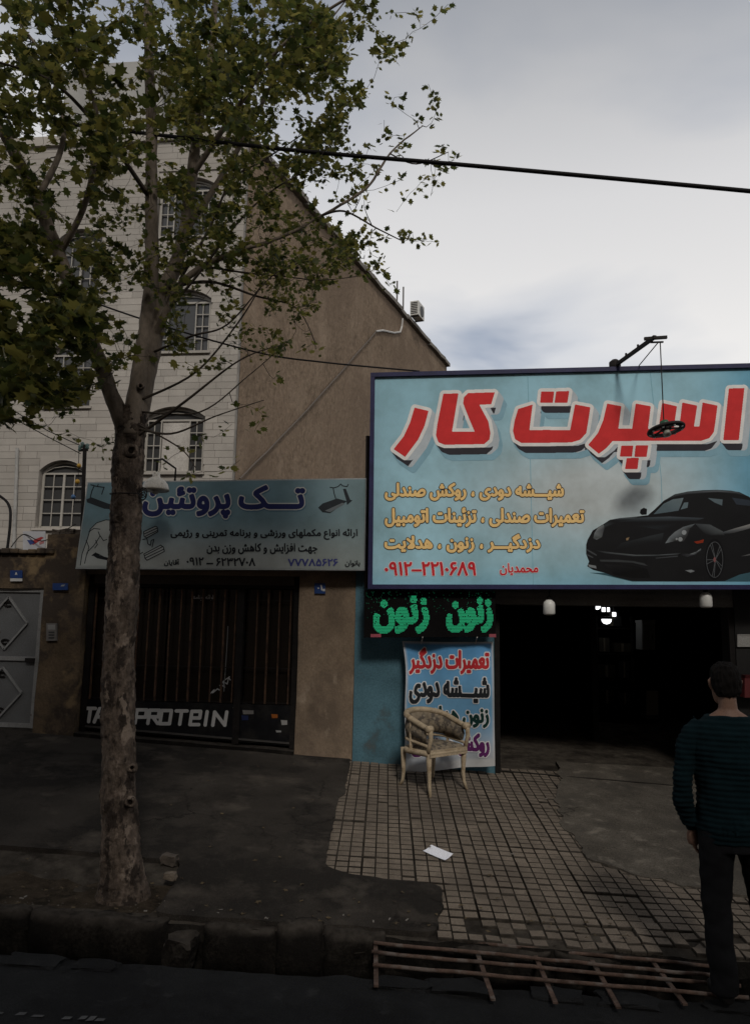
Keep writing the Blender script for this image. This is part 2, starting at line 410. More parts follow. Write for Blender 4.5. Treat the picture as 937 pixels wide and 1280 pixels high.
def poly_px(name, pts, Y, parent, m=None, cols=None, org=(0, 0), sc_=1.0, lift=0.0):
    pts = [(org[0]+x/sc_, org[1]+y/sc_) for x, y in pts]
    from mathutils.geometry import tessellate_polygon
    tri = tessellate_polygon([[Vector((x, y, 0)) for x, y in pts]])
    W = PV([p[0] for p in pts], [p[1] for p in pts], Y-lift)
    o = flat_obj(name, ([tuple(p) for p in W], [tuple(t) for t in tri]), m or PRINT, parent)
    if cols is not None:
        at = o.data.color_attributes.new('Col', 'FLOAT_COLOR', 'POINT')
        if not hasattr(cols[0], '__len__'): cols = [cols]*len(pts)
        for i in range(len(pts)): at.data[i].color = (*cols[i], 1)
    return o
def strokes_px(name, lines, w, Y, parent, m, org=(0, 0), sc_=1.0, lift=0.0, cell=.3, butt=False):
    al = np.array([p for l in lines for p in l], float); al = np.stack([org[0]+al[:, 0]/sc_, org[1]+al[:, 1]/sc_], 1)
    x0, y0 = al.min(0)-w-2; x1, y1 = al.max(0)+w+2; nx = int((x1-x0)/cell)+1; ny = int((y1-y0)/cell)+1
    X, Yy = np.meshgrid(x0+np.arange(nx)*cell, y0+np.arange(ny)*cell); D = np.full(X.shape, 1e9)
    for l in lines:
        q = [(org[0]+x/sc_, org[1]+y/sc_) for x, y in l]
        for (ax, ay), (bx, by) in zip(q[:-1], q[1:]):
            dx, dy = bx-ax, by-ay; L2 = dx*dx+dy*dy+1e-9; t = np.clip(((X-ax)*dx+(Yy-ay)*dy)/L2, 0, 1); D = np.minimum(D, np.hypot(X-ax-t*dx, Yy-ay-t*dy))
    VF = field_mesh(-D, -w/2, x0, y0, cell, lambda v: PV(v[:, 0], v[:, 1], Y-lift))
    return flat_obj(name, VF, m, parent)

# ================================================================== the setting: ground, road, gutter, pavement
ASPH = mat('asphalt_pavement', (.046, .040, .034), 1, .3, 1.6, .8, 140, .04, stain=(.023, .0205, .018), stain_scale=1.1, stain_lo=.5, stain_hi=.58, stain2=(.080, .068, .056), s2scale=2.3, s2lo=.56, s2hi=.74, crack=.8, grit=.55, fine=.3)
ROADM = mat('road_asphalt', (.019, .0195, .020), .95, .25, 2.5, .9, 130, .08, stain=(.011, .011, .0115), stain_scale=1.6, stain_lo=.5, stain_hi=.6, stain2=(.032, .032, .032), s2scale=5, s2lo=.62, s2hi=.74, crack=1.3, grit=.6, fine=.3)
CONC = mat('old_concrete', (.110, .096, .078), .97, .3, 3, .9, 45, .04, stain=(.068, .060, .050), stain_scale=2.2, stain_lo=.47, stain_hi=.62, stain2=(.18, .157, .127), s2scale=6, s2lo=.58, s2hi=.72, crack=1.1, grit=.3, fine=.25)
KERB = mat('kerb_concrete', (.020, .0175, .0148), .97, .45, 7, 1, 30, .03, stain=(.010, .009, .008), stain_scale=4, stain_lo=.42, stain_hi=.58, grit=.4, fine=.3, lit_top=(.050, .043, .036))  # gutter shade painted in: dark upright faces, lighter tops
SOIL = mat('soil', (.050, .039, .028), 1, .4, 9, 1, 60, .03, stain=(.02, .017, .013), stain_scale=5, grit=.5)
GROUT = mat('grout', (.062, .053, .043), .97, .4, 8, .8, 80, .04, stain=(.026, .022, .018), stain_scale=3)
TILE = mat('cement_tile', (.188, .154, .121), .95, .16, 2.2, .6, 70, .06, stain=(.108, .089, .072), stain_scale=1.3, stain_lo=.45, stain_hi=.68, objvar=.16, fine=.22, stain2=(.085, .071, .058), s2scale=7, s2lo=.60, s2hi=.74)
TILE2 = mat('cement_tile_far', (.188, .154, .121), .95, .2, 5.5, .6, 70, .06, stain=(.108, .089, .072), stain_scale=1.3, stain_lo=.45, stain_hi=.68, fine=.22, stain2=(.085, .071, .058), s2scale=7, s2lo=.60, s2hi=.74)
MUCK = mat('gutter_muck', (.02, .018, .016), .7, .4, 5, .6, 40, .3)

g = MB().add([(-250, -250, -.9), (250, -250, -.9), (250, 250, -.9), (-250, 250, -.9)], [(0, 1, 2, 3)]).build('ground', ASPH); g['kind'] = 'structure'
from mathutils import noise as mnoise
def nz(x, y, k, sd=0.0): return mnoise.noise(Vector((x*k+sd, y*k-sd, sd)))
KT, RT = 5.13, 4.70                                        # pavement edge and road edge of the gutter, across the street
def edge_wob(s, sd): return .030*nz(s, 0, 2.2, sd)+.022*nz(s, 0, 7, sd+3)
def sheet(name, s0, s1, ts, zf, m, n=400, parent=None, wob0=None, wob1=None, amp=.006):
    mb = MB(); k = len(ts)
    for i in range(n+1):
        s = s0+(s1-s0)*i/n
        for j, t in enumerate(ts):
            tt = t+(wob0(s) if (wob0 and j == 0) else 0)+(wob1(s) if (wob1 and j == k-1) else 0)
            x, y = st2xy(s, tt); mb.v.append((x, y, zf(s, tt)+amp*nz(x, y, 1.7)+amp*.5*nz(x, y, 5)))
    for i in range(n):
        for j in range(k-1): a = i*k+j; mb.f.append((a, a+k, a+k+1, a+1))
    return mb.build(name, m, parent, smooth=True)
# road, with a broken lip over the gutter
o = sheet('road', -14, 12, list(np.linspace(-9, 3, 14))+list(np.linspace(3.1, 4.4, 14))+[4.5, 4.6, 4.70], zr, ROADM, 520, wob1=lambda s: edge_wob(s, 5)*1.6+.05*max(0, nz(s, 1, 1.1, 9)), amp=.008); o['kind'] = 'structure'
# broken edge face of the road slab
mb = MB(); n = 520
for i in range(n+1):
    s = -14+26*i/n; t = RT+edge_wob(s, 5)*1.6+.05*max(0, nz(s, 1, 1.1, 9))
    for q, (dt, dz) in enumerate(((0, 0), (.012, -.02), (-.015+.02*nz(s, 2, 6), -.09), (.01, -.42))):
        x, y = st2xy(s, t+dt); mb.v.append((x, y, zr(s, t)+dz+.008*nz(s, q, 9)))
for i in range(n):
    for j in range(3): a = i*4+j; mb.f.append((a, a+4, a+5, a+1))
gut = mb.build('gutter', MUCK, smooth=False); gut['kind'] = 'structure'
o = sheet('gutter_floor', -14, 12, [4.6, 4.75, 4.9, 5.05, 5.25], lambda s, t: -.36-.04*s+.05*nz(s, t, 3), MUCK, 300, gut, amp=.02)
# pavement bed (grout level) with its wall down into the gutter
bed = sheet('pavement', -14, 12, [KT, 5.2, 5.4, 5.7, 6.0, 6.5, 7, 7.5, 8, 8.5, 9, 9.6, 15], lambda s, t: zp(s, t)-.02-(.05 if (s < -1.45 and 5.25 < t < 6.0) else 0), GROUT, 420, amp=.004, wob0=lambda s: edge_wob(s, 1)); bed['kind'] = 'structure'
mb = MB(); n = 520
for i in range(n+1):
    s = -14+26*i/n; t = KT+edge_wob(s, 1)
    for q, (dt, dz) in enumerate(((0, -.019), (-.03+.03*nz(s, 3, 4), -.10), (.01+.04*nz(s, 5, 5), -.22), (0, -.6))):
        x, y = st2xy(s, t+dt); mb.v.append((x, y, zp(s, KT)+dz+.02*nz(s, q, 8)))
for i in range(n):
    for j in range(3): a = i*4+j; mb.f.append((a, a+4, a+5, a+1))
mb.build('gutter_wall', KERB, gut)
# asphalt skin of the left pavement
def st_map(zoff, amp=.006):
    def f(v):
        out = np.zeros((len(v), 3))
        for i, (s, t) in enumerate(v):
            x, y = st2xy(s, t); out[i] = (x, y, zp(s, t)+zoff+amp*nz(x, y, 1.7)+amp*.6*nz(x, y, 5))
        return out
    return f
def ragged(pts, cell, s0, t0, ns, nt, amp=1, holes=()):
    m = fill_loops([np.array(pts)], s0, t0, ns, nt, cell)
    for h in holes: m &= ~fill_loops([np.array(h)], s0, t0, ns, nt, cell)
    f = blur(m, 2)
    for j in range(nt):
        for i in range(ns):
            if .02 < f[j, i] < .98: f[j, i] += amp*.12*nz(s0+i*cell, t0+j*cell, 4)+amp*.10*nz(s0+i*cell, t0+j*cell, 24)
    return f
PIT = [(-14, 5.21), (-1.45, 5.23), (-1.40, 5.5), (-1.50, 6.02), (-2.2, 6.08), (-14, 6.1)]
asph_poly = [(-14, 5.10), (.36, 5.20), (.46, 5.88), (.1, 5.93), (-.2, 5.98), (-.45, 6.08), (-.42, 7.2), (-.36, 9.05), (-.37, 10), (-14, 10)]
f = ragged(asph_poly, .05, -14, 5.0, 300, 92, holes=[PIT])
o = flat_obj('asphalt_skin', field_mesh(f, .5, -14, 5.0, .05, st_map(.016), merge=False, skirt=(0, 0, -.05)), ASPH, bed, toward=(0, 0, 1))
# concrete apron in front of the workshop
conc_poly = [(2.02, 9.11), (1.78, 8.3), (1.63, 7.42), (1.70, 6.59), (2.0, 6.3), (2.6, 6.05), (3.5, 5.95), (8, 5.9), (8, 10), (2.1, 10)]
f = ragged(conc_poly, .05, 1.4, 5.7, 134, 80, 3)
o = flat_obj('concrete_apron', field_mesh(f, .5, 1.4, 5.7, .05, st_map(.014, .008), merge=False, skirt=(0, 0, -.04)), CONC, bed, toward=(0, 0, 1))
# soil in the tree pit
o = sheet('tree_pit_soil', -14, -1.42, list(np.linspace(5.2, 6.06, 12)), lambda s, t: zp(s, t)-.035-.03*math.sin((t-5.2)/.86*math.pi)+.012*nz(s, t, 6), SOIL, 300, bed, amp=.012)
# cement tiles: four by four squares to a slab
def inside(pt, poly):
    x, y = pt; c = False; n = len(poly)
    for i in range(n):
        x1, y1 = poly[i]; x2, y2 = poly[(i+1) % n]
        if (y1 > y) != (y2 > y) and x < (x2-x1)*(y-y1)/(y2-y1)+x1: c = not c
    return c
def tile_mesh():
    a, b, c, d, h = .0470, .0435, .0455, .0405, .024
    return MB().add([(-a, -c, -h), (a, -c, -h), (a, c, -h), (-a, c, -h), (-a, -c, -.005), (a, -c, -.005), (a, c, -.005), (-a, c, -.005), (-b, -d, 0), (b, -d, 0), (b, d, 0), (-b, d, 0)],
                    [(0, 1, 5, 4), (1, 2, 6, 5), (2, 3, 7, 6), (3, 0, 4, 7), (4, 5, 9, 8), (5, 6, 10, 9), (6, 7, 11, 10), (7, 4, 8, 11), (8, 9, 10, 11)])
TM = tile_mesh().mesh('tile'); TM.materials.append(TILE); TM.materials.append(GROUT); TM.polygons.foreach_set('material_index', [1]*8+[0])
cells = []
for i in range(-10, 62):
    for j in range(0, 44):
        s = -.50+i*.1+.007*(i//4)*.2; t = 5.19+j*.1
        if s > 4.6 or t > 9.2: continue
        if (inside((s+.06, t), asph_poly) and inside((s, t-.07), asph_poly)) or (inside((s-.09, t), conc_poly) and inside((s, t-.09), conc_poly)): continue
        cells.append((t, s, i, j))
cells.sort()
nrm = Vector((-(-.09*SS-.04*SC), -(.09*SC-.04*SS), 1)).normalized()
slabtilt = {}
rest = MB(); nt_ = 0; tb = TM.vertices
baseq = Vector((0, 0, 1)).rotation_difference(nrm) @ Matrix.Rotation(SA, 3, 'Z').to_quaternion()
for t, s, i, j in cells:
    k = (i//4, j//4)
    if k not in slabtilt: slabtilt[k] = (random.gauss(0, .006), random.gauss(0, .006), random.gauss(0, .003))
    ta, tb_, dz = slabtilt[k]
    gap = ((i % 4)-1.5)*-.0012
    edge = t < 5.40 and s > .5
    if s < .36 and t < 5.36: continue
    if edge and random.random() < (.16 if t < 5.3 else .08): continue
    x, y = st2xy(s+gap, t+((j % 4)-1.5)*-.0012)
    q = baseq @ Matrix.Rotation(ta+random.gauss(0, .006)+(random.gauss(0, .05)-.04 if edge else 0), 3, 'X').to_quaternion() @ Matrix.Rotation(tb_+random.gauss(0, .006)+(random.gauss(0, .05) if edge else 0), 3, 'Y').to_quaternion()
    z = zp(s, t)+.003+dz+random.gauss(0, .0012)-(abs(random.gauss(0, .012)) if edge else 0)
    if random.random() < .05: z -= random.uniform(.003, .012)
    if nt_ < 300:
        o = link('tile', TM, bed); o.rotation_mode = 'QUATERNION'; o.rotation_quaternion = q; o.location = (x, y, z); nt_ += 1
    else:
        rest.add([q @ v.co+Vector((x, y, z)) for v in TM.vertices], [tuple(p.vertices) for p in TM.polygons])
o = rest.build('distant_tiles', TILE2, bed, kind='stuff', fix=False); o.data.materials.append(GROUT); o.data.polygons.foreach_set('material_index', ([1]*8+[0])*(len(o.data.polygons)//9))
# rough kerb pieces along the pavement side of the gutter
for (a, b, h) in [(-4.9, -3.35, -.01), (-3.34, -2.2, .005), (-2.195, -1.33, .0), (-1.1, -.66, -.005), (-.645, -.36, .01), (-.35, .03, .0), (.46, 1.05, -.06), (1.08, 1.5, -.07)]:
    mb = MB(); ns = max(8, int((b-a)/.028)); prof = [(.10, -.30), (-.02, -.30), (-.035, -.2), (-.05, -.12), (-.052, -.06), (-.035, -.02), (.0, h), (.04, h+.004), (.08, h+.005), (.10, -.02)]
    for i in range(ns+1):
        s = a+(b-a)*i/ns; e = .45 if i in (0, ns) else (.8 if i in (1, ns-1) else 1)
        for dt, dz in prof:
            x, y = st2xy(s+.012*nz(s, dt*9, 6), KT+edge_wob(s, 1)+dt*e+.034*nz(s, dz*7, 3.5, a)+.016*nz(s, dz*20, 11, a)); mb.v.append((x, y, zp(s, KT)+dz*(e if dz > 0 else 1)+.026*nz(s, dz*6, 3.3, a)+.014*nz(s, dz*20, 12, a)))
    k = len(prof)
    for i in range(ns):
        for j in range(k): q = i*k+j; q2 = i*k+(j+1) % k; mb.f.append((q, q+k, q2+k, q2))
    mb.f.append(tuple(range(k))); mb.f.append(tuple(range(ns*k, ns*k+k))[::-1])
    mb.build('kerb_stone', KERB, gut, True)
def lump(name, c, r, m, parent=None, sq=(1, 1, .6), seed=0, n=10, smooth=False):
    bm = bmesh.new(); bmesh.ops.create_icosphere(bm, subdivisions=3, radius=1)
    mb = MB(); 
    for v in bm.verts:
        d = 1+.28*mnoise.noise(v.co*1.3+Vector((seed, seed*2.2, 0)))+.14*mnoise.noise(v.co*3.5+Vector((seed, 0, seed)))+.07*mnoise.noise(v.co*8+Vector((seed, 0, seed)))
        p = [max(-.62, min(.62, v.co[i]))*1.35*d*r*sq[i] for i in range(3)]; mb.v.append((c[0]+p[0], c[1]+p[1], c[2]+p[2]))
    bm.verts.index_update(); mb.f = [tuple(v.index for v in f.verts) for f in bm.faces]; bm.free()
    return mb.build(name, m, parent, smooth=smooth)
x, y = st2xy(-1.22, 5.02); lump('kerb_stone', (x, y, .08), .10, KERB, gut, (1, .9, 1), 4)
# broken concrete lumps on the road lip
for i, (s, r, sq) in enumerate([(-1.95, .15, (1.3, .6, .16)), (-1.6, .12, (1.2, .6, .18)), (.12, .15, (1.2, .5, .24)), (.44, .16, (1.3, .6, .30)), (.98, .12, (1.3, .6, .34)), (1.38, .13, (1.5, .7, .28)), (1.95, .13, (1.3, .6, .24))]):
    x, y = st2xy(s, 4.64); lump('concrete_lump', (x, y, zr(s, 4.64)-.005), r, ROADM, gut, sq, i*3.1)
# painted line worn on the road
mb = MB()
for k in range(26):
    s = -2.6+k*.05+random.uniform(-.02, .02)
    if random.random() < .3: continue
    t = 4.04+random.uniform(-.012, .012); x, y = st2xy(s, t); w = random.uniform(.015, .03); h = random.uniform(.01, .03)
    z = zr(s, t)+.011
    mb.add([(x-w, y-h, z), (x+w*.9, y-h*.6, z), (x+w, y+h, z), (x-w*.7, y+h*.8, z)], [(0, 1, 2, 3)])
mb.build('worn_paint', mat('worn_paint', (.07, .07, .07), .9, .3, 20), bpy.data.objects['road'], kind='stuff')
# litter: leaves, stubs, pebbles
LIT = mat('pebble', (.075, .064, .052), .95, .5, 30)
mb = MB()
for k in range(420):
    if k < 260: s = random.uniform(-4.5, -1.35); t = random.choice([random.uniform(5.2, 5.35), random.uniform(5.2, 6.0)])
    elif k < 330: s = random.uniform(-1.4, .3); t = random.uniform(5.18, 5.3)
    else: s = random.uniform(-3, 2.2); t = random.uniform(5.3, 8.8)
    if s > 1.3 and t < 5.3: continue
    x, y = st2xy(s, t); z = zp(s, t)+(-.03 if (s < -1.45 and t < 6) else .012)+.008*nz(x, y, 1.7); r = random.uniform(.003, .009)*(.6 if k > 330 else 1); a = random.uniform(0, 6)
    mb.add([(x+r*math.cos(a+q*1.57)*random.uniform(.7, 1.5), y+r*math.sin(a+q*1.57)*random.uniform(.7, 1.5), z) for q in range(4)]+[(x, y, z+r*.9)], [(0, 1, 4), (1, 2, 4), (2, 3, 4), (3, 0, 4)])
mb.build('pebbles', LIT, bed, kind='stuff')
mb = MB()
for k in range(150):
    s = random.uniform(-4.2, 1.9); t = 5.2+abs(random.gauss(0, .35)) if k < 110 else random.uniform(5.3, 9)
    if t > 9: continue
    x, y = st2xy(s, t); z = zp(s, t)+.022+(-.045 if (s < -1.45 and 5.25 < t < 6) else 0); r = random.uniform(.010, .026); a = random.uniform(0, 6); rim = [1, .45, .9, .4, 1.1, .4, .9, .45]
    mb.add([(x, y, z+.004)]+[(x+r*q*math.cos(a+i*.785), y+r*q*math.sin(a+i*.785), z+random.uniform(-.003, .008)) for i, q in enumerate(rim)], [(0, i+1, (i+1) % 8+1) for i in range(8)])
mb.build('fallen_leaves', mat('dry_leaf', (.085, .062, .034), .9, .4, 20, 0), bed, kind='stuff', fix=False)
mb = MB()
for k in range(20):
    s = random.choice([random.uniform(-3.6, -1.4), random.uniform(-1.3, .3), random.uniform(-1.5, 2)]); t = random.uniform(5.2, 5.34) if s < .3 else random.uniform(5.4, 8.6)
    x, y = st2xy(s, t); z = zp(s, t)+.014; a = random.uniform(0, 3.1); d = Vector((math.cos(a), math.sin(a), 0))*random.uniform(.008, .02)
    mb.bar(Vector((x, y, z))-d, Vector((x, y, z))+d, .008, .006)
mb.build('cigarette_stubs', mat('stub_paper', (.22, .2, .175), .9, .2, 30), bed, kind='stuff')
# two broken bricks beside the tree pit
for i, (px, py, lab) in enumerate([(212, 1078, 'broken brick chunk lying on the pavement edge right of the tree'), (213, 1099, 'pale brick fragment in the soil right of the tree foot')]):
    p = G(px, py); o = lump('brick_chunk', (p[0], p[1], p[2]+.02), .055 if i == 0 else .045, mat('brick_pale', (.13, .105, .08), .95, .3, 12, .5, 60) if i else mat('brick_old', (.08, .065, .052), .95, .3, 12, .5, 60), None, (1.2, .8, .75) if i == 0 else (1.1, .7, .6), i+2)
    tag(o, lab, 'brick')
# the sheet of paper
p = G(547, 1069); mb = MB(); Lx, Ly = .105, .06; a = math.radians(-32); q = []
for j in range(5):
    for i in range(7):
        u, v = (i/6-.5)*2*Lx, (j/4-.5)*2*Ly; x = p[0]+u*math.cos(a)-v*math.sin(a); y = p[1]+u*math.sin(a)*1.6+v*math.cos(a)*1.5
        mb.v.append((x, y, zg(x, y)+.012+.010*(i/6)**2+.006*((j/4-.5)*2)**2))
for j in range(4):
    for i in range(6): k = j*7+i; mb.f.append((k, k+1, k+8, k+7))
tag(mb.build('paper_sheet', mat('paper', (.88, .88, .93), .8, .03, 10, 0), None, True), 'white sheet of paper lying on the paving tiles', 'paper')
# steel bars laid over the gutter as a grate
RUST = mat('rusty_bar', (.105, .07, .055), .85, .4, 14, .5, 90, .1, .2, stain=(.15, .125, .11), stain_scale=9)
gr = thing('gutter_grate', 'rusty grate of long steel bars lying across the gutter in front of workshop', 'grate', (0.9, 4.95, .15))
def GP(px, py): p = G(px, py); return p
zgr = lambda s: .125-.04*s
def on_grate(px, py, dz=0):
    d = ray(px, py); n = np.array([.04*SC, .04*SS, 1.0]); return Vector(CAM+d*((.135+dz-n@CAM)/(n@d)))
for (x0, y0, x1, y1) in [(460, 1166, 905, 1209), (467, 1178, 905, 1221), (465, 1190, 925, 1233), (466, 1206, 935, 1247)]:
    pts = [on_grate(x0+(x1-x0)*k/14, y0+(y1-y0)*k/14+random.uniform(-.8, .8), .006*math.sin(k*1.3+x0)) for k in range(15)]
    MB().tube(pts, .0115, 8).build('long_bar', RUST, gr, True)
for (x0, y0, x1, y1) in [(469, 1158, 470, 1233), (587, 1164, 616, 1250), (657, 1168, 694, 1254), (723, 1172, 773, 1260), (806, 1190, 856, 1256)]:
    MB().bar(on_grate(x0, y0, -.022), on_grate(x1, y1, -.022), .026, .010).build('cross_bar', RUST, gr)

# ================================================================== white apartment building behind
STONE = mat('cladding_stone', (.34, .31, .272), .75, .10, 1.2, .12, 40, .3, objvar=.10, stain=(.335, .30, .26), stain_scale=.5, stain_lo=.45, stain_hi=.72, fine=.08)
STONE_J = mat('cladding_joint', (.285, .258, .226), .9, .2, 3)
BROWN = mat('brown_render', (.232, .172, .122), .97, .18, .6, 1, 5, .04, stain=(.178, .131, .094), stain_scale=.3, stain_lo=.42, stain_hi=.6, stain2=(.27, .205, .148), s2scale=.9, s2lo=.5, s2hi=.75, stretch=(1, 1, .7), bdist=.06, fine=.16)
WFRAME = plain('window_white', (.33, .305, .265), .5)
PANE = glassmat('window_glass', (.045, .045, .045), .10, .35)
CURT = mat('curtain', (.42, .39, .35), .9, .15, 3, .1, 20)
WB_Y = 19.0; WBX = -5.68; ROOF = 15.4
wb = thing('apartment_building', 'tall apartment building with white stone front, arched windows and blank brown side wall', 'building', (-9, 24, .6))
zA = P(75, 660, WB_Y)[2]; zAt = P(75, 575, WB_Y)[2]; dzf = P(92, 508, WB_Y)[2]-zA
zB = P(216, 590, WB_Y)[2]; zBt = P(216, 508, WB_Y)[2]
xa0, xa1 = P(47, 620, WB_Y)[0], P(104, 620, WB_Y)[0]; xb0, xb1 = P(178, 550, WB_Y)[0], P(255, 550, WB_Y)[0]
wins = []
for k in range(-1, 4):
    wins.append((xa0, xa1, zA+k*dzf, zAt+k*dzf, 'a')); wins.append((xb0, xb1, zB+k*dzf, zBt+k*dzf, 'b')); wins.append((xa0-4.0, xa1-3.6, zB+k*dzf, zBt+k*dzf, 'b'))
wins = [w for w in wins if w[3] < ROOF-.2]
def arch(x0, x1, z0, z1, rise=.28, n=12):
    w = x1-x0; r = (w*w/4+rise*rise)/(2*rise); cz = z1-r; cx = (x0+x1)/2; a = math.asin(w/2/r)
    return [(x0, z0), (x1, z0)]+[(cx+r*math.sin(a-2*a*i/n), cz+r*math.cos(a-2*a*i/n)) for i in range(n+1)]
cell = .05; x0, z0 = -17.0, .5; nx = int((WBX-x0)/cell)+3; nz_ = int((ROOF-z0)/cell)+3
m = fill_loops([np.array([(x0+.1, z0+.1), (WBX, z0+.1), (WBX, ROOF), (x0+.1, ROOF)])], x0, z0, nx, nz_, cell)
for w in wins: m &= ~fill_loops([np.array(arch(*w[:4]))], x0, z0, nx, nz_, cell)
wallp = flat_obj('front_wall', field_mesh(blur(m, 1), .5, x0, z0, cell, lambda v: np.stack([v[:, 0], np.full(len(v), WB_Y+.03), v[:, 1]], 1), skirt=(0, .3, 0)), STONE_J, wb, recalc=True)
# cladding slabs
UB = unit_box(); UB.materials.append(STONE)
slabs = []; hc = .185; z = 1.0; r_ = random.Random(3); row = 0
while z < ROOF-.05:
    x = WBX-.004; row += 1
    first = True
    while x > -16.8:
        L = r_.choice([.45, .62, .62, .8, .95]); 
        if first: L *= r_.uniform(.4, 1); first = False
        xa, xb = x-L+.008, x; segs = [(xa, xb)]
        for w in wins:
            if z+hc > w[2]-.02 and z < w[3]+.02:
                ns = []
                for a, b in segs:
                    if b <= w[0]-.005 or a >= w[1]+.005: ns.append((a, b)); continue
                    if a < w[0]-.05: ns.append((a, w[0]-.006))
                    if b > w[1]+.05: ns.append((w[1]+.006, b))
                segs = ns
        for a, b in segs:
            if b-a > .04: slabs.append((a, b, z, min(z+hc-.008, ROOF)))
        x -= L
    z += hc
def vis(sl):   # seen in the photograph, largest first: low and near the frame centre
    a, b, zz, _ = sl; v = np.array([(a+b)/2, WB_Y, zz])-CAM; d = v@_fw; px = CX+F*(v@_R)/d; py = CY-F*(v@_U)/d
    return (0 if (px > -10 and py > 30 and py < 690 and not (px > 95 and py > 600)) else 1, py < 330, -(b-a))
slabs.sort(key=vis); far = MB()
for i, (a, b, za, zb) in enumerate(slabs):
    if i < 300:
        o = link('stone_slab', UB, wallp); o.location = Vector(((a+b)/2, WB_Y+.014+r_.uniform(-.003, .003), (za+zb)/2))-wloc(wallp); o.scale = (b-a, .036, zb-za)
    else: far.box(a, b, WB_Y-.004, WB_Y+.029, za, zb)
far.build('more_stone_slabs', STONE, wallp, kind='stuff')
def window(w):
    x0, x1, z0, z1, typ = w; Yf = WB_Y+.16; mb = MB(); T = .055
    A = arch(x0+.01, x1-.01, z0+.01, z1-.01); n = len(A)
    def ins(t): return arch(x0+.01+t, x1-.01-t, z0+.01+t, z1-.01-t, .28*(x1-x0-2*t)/(x1-x0))
    B = ins(T)
    o3 = lambda L, y: [(x, y, z) for x, z in L]
    vs = o3(A, Yf)+o3(B, Yf)+o3(B, Yf+.06); k = n
    for i in range(k):
        j = (i+1) % k; mb_f = [(i, j, k+j, k+i), (k+i, k+j, 2*k+j, 2*k+i)]
        for f_ in mb_f: mb.f.append(f_)
    mb.v = vs
    zt = z1-.34
    mb.box(x0+T, x1-T, Yf-.004, Yf+.05, zt-.025, zt+.025)                     # transom
    cx = (x0+x1)/2
    fr = mb.build('window', WFRAME, wb)
    pane = MB().add(o3(B, Yf+.055), [tuple(range(n))]).build('pane', PANE, fr)
    if typ == 'a': leaves = [(x0+T, cx), (cx, x1-T)]; nc = 2
    else:
        q = (x1-x0-2*T)*.26; leaves = [(x0+T, x0+T+q), (x1-T-q, x1-T)]; nc = 2
        if z0 < zB+.5: MB().box(x0+T+q+.01, x1-T-q-.01, Yf+.035, Yf+.05, z0+T, zt-.03).build('curtain', CURT, fr)
    for a, b in leaves:
        g = MB(); g.box(a, a+.03, Yf-.02, Yf+.02, z0+T, zt-.025); g.box(b-.03, b, Yf-.02, Yf+.02, z0+T, zt-.025)
        for c in range(1, nc): xx = a+(b-a)*c/nc; g.box(xx-.011, xx+.011, Yf-.012, Yf+.012, z0+T, zt-.026)
        for r in range(1, 4): zz = z0+T+(zt-z0-T)*r/4; g.box(a+.031, b-.031, Yf-.016, Yf+.016, zz-.011, zz+.011)
        g.build('window_grille', WFRAME, fr)
    g = MB(); g.tube([(x0+T, Yf, zt+.03), ((x0+cx)/2, Yf, zt+.16), (cx, Yf, zt+.2), ((x1+cx)/2, Yf, zt+.16), (x1-T, Yf, zt+.03)], .012, 6); g.build('fan_bar', WFRAME, fr)
    MB().box(x0-.06, x1+.06, WB_Y-.06, WB_Y+.2, z0-.07, z0-.004).build('sill', STONE, fr)
    # stone filling above the arch, shaped to it
    t = MB(); C_ = arch(x0, x1, z0, z1)[2:]
    for (ax, az), (bx, bz) in zip(C_[:-1], C_[1:]):
        t.hexa([(bx, WB_Y-.002, bz), (ax, WB_Y-.002, az), (ax, WB_Y+.028, az), (bx, WB_Y+.028, bz), (bx, WB_Y-.002, z1+.12), (ax, WB_Y-.002, z1+.12), (ax, WB_Y+.028, z1+.12), (bx, WB_Y+.028, z1+.12)])
    t.build('arch_stone', STONE, fr)
for w in wins: window(w)
# body of the building, blank rendered side wall
A = np.array([WBX+.02, WB_Y+.2]); B = P(558, 457, 37.9)[:2]
foot = [(A[0], A[1]), (B[0], B[1]), (-8, 41), (-17, 38), (-17, 19.6), (WBX-.08, 19.5)]
mb = MB(); mb.prism([(x, y, .4) for x, y in foot], (0, 0, ROOF-.45)); body = mb.build('side_wall', BROWN, wb)
mb = MB(); d = (Vector((B[0], B[1], 0))-Vector((A[0], A[1], 0))).normalized(); nrmw = Vector((d.y, -d.x, 0))
pa = Vector((A[0], A[1], ROOF-.05)); pb = Vector((B[0], B[1], ROOF-.05)); 
for k in range(24): mb.bar((pa.lerp(pb, k/24))+nrmw*.02+Vector((0, 0, .09+random.uniform(-.05, .05))), (pa.lerp(pb, (k+1)/24+.002))+nrmw*.02+Vector((0, 0, .09+random.uniform(-.05, .05))), .3+random.uniform(-.03, .03), .16)
mb.build('parapet', mat('parapet_grey', (.2, .18, .155), .9), wb)
MB().box(-17, WBX+.05, WB_Y-.10, WB_Y+.25, ROOF+.003, ROOF+.28).build('cornice', STONE, wb)
p0 = P(82, 100, 22); p1 = P(205, 100, 22); MB().box(p0[0], p1[0], 22, 27, ROOF-.02, P(150, 78, 22)[2]).build('stair_tower', mat('tower_grey', (.30, .29, .27), .9, .2, .8), wb)
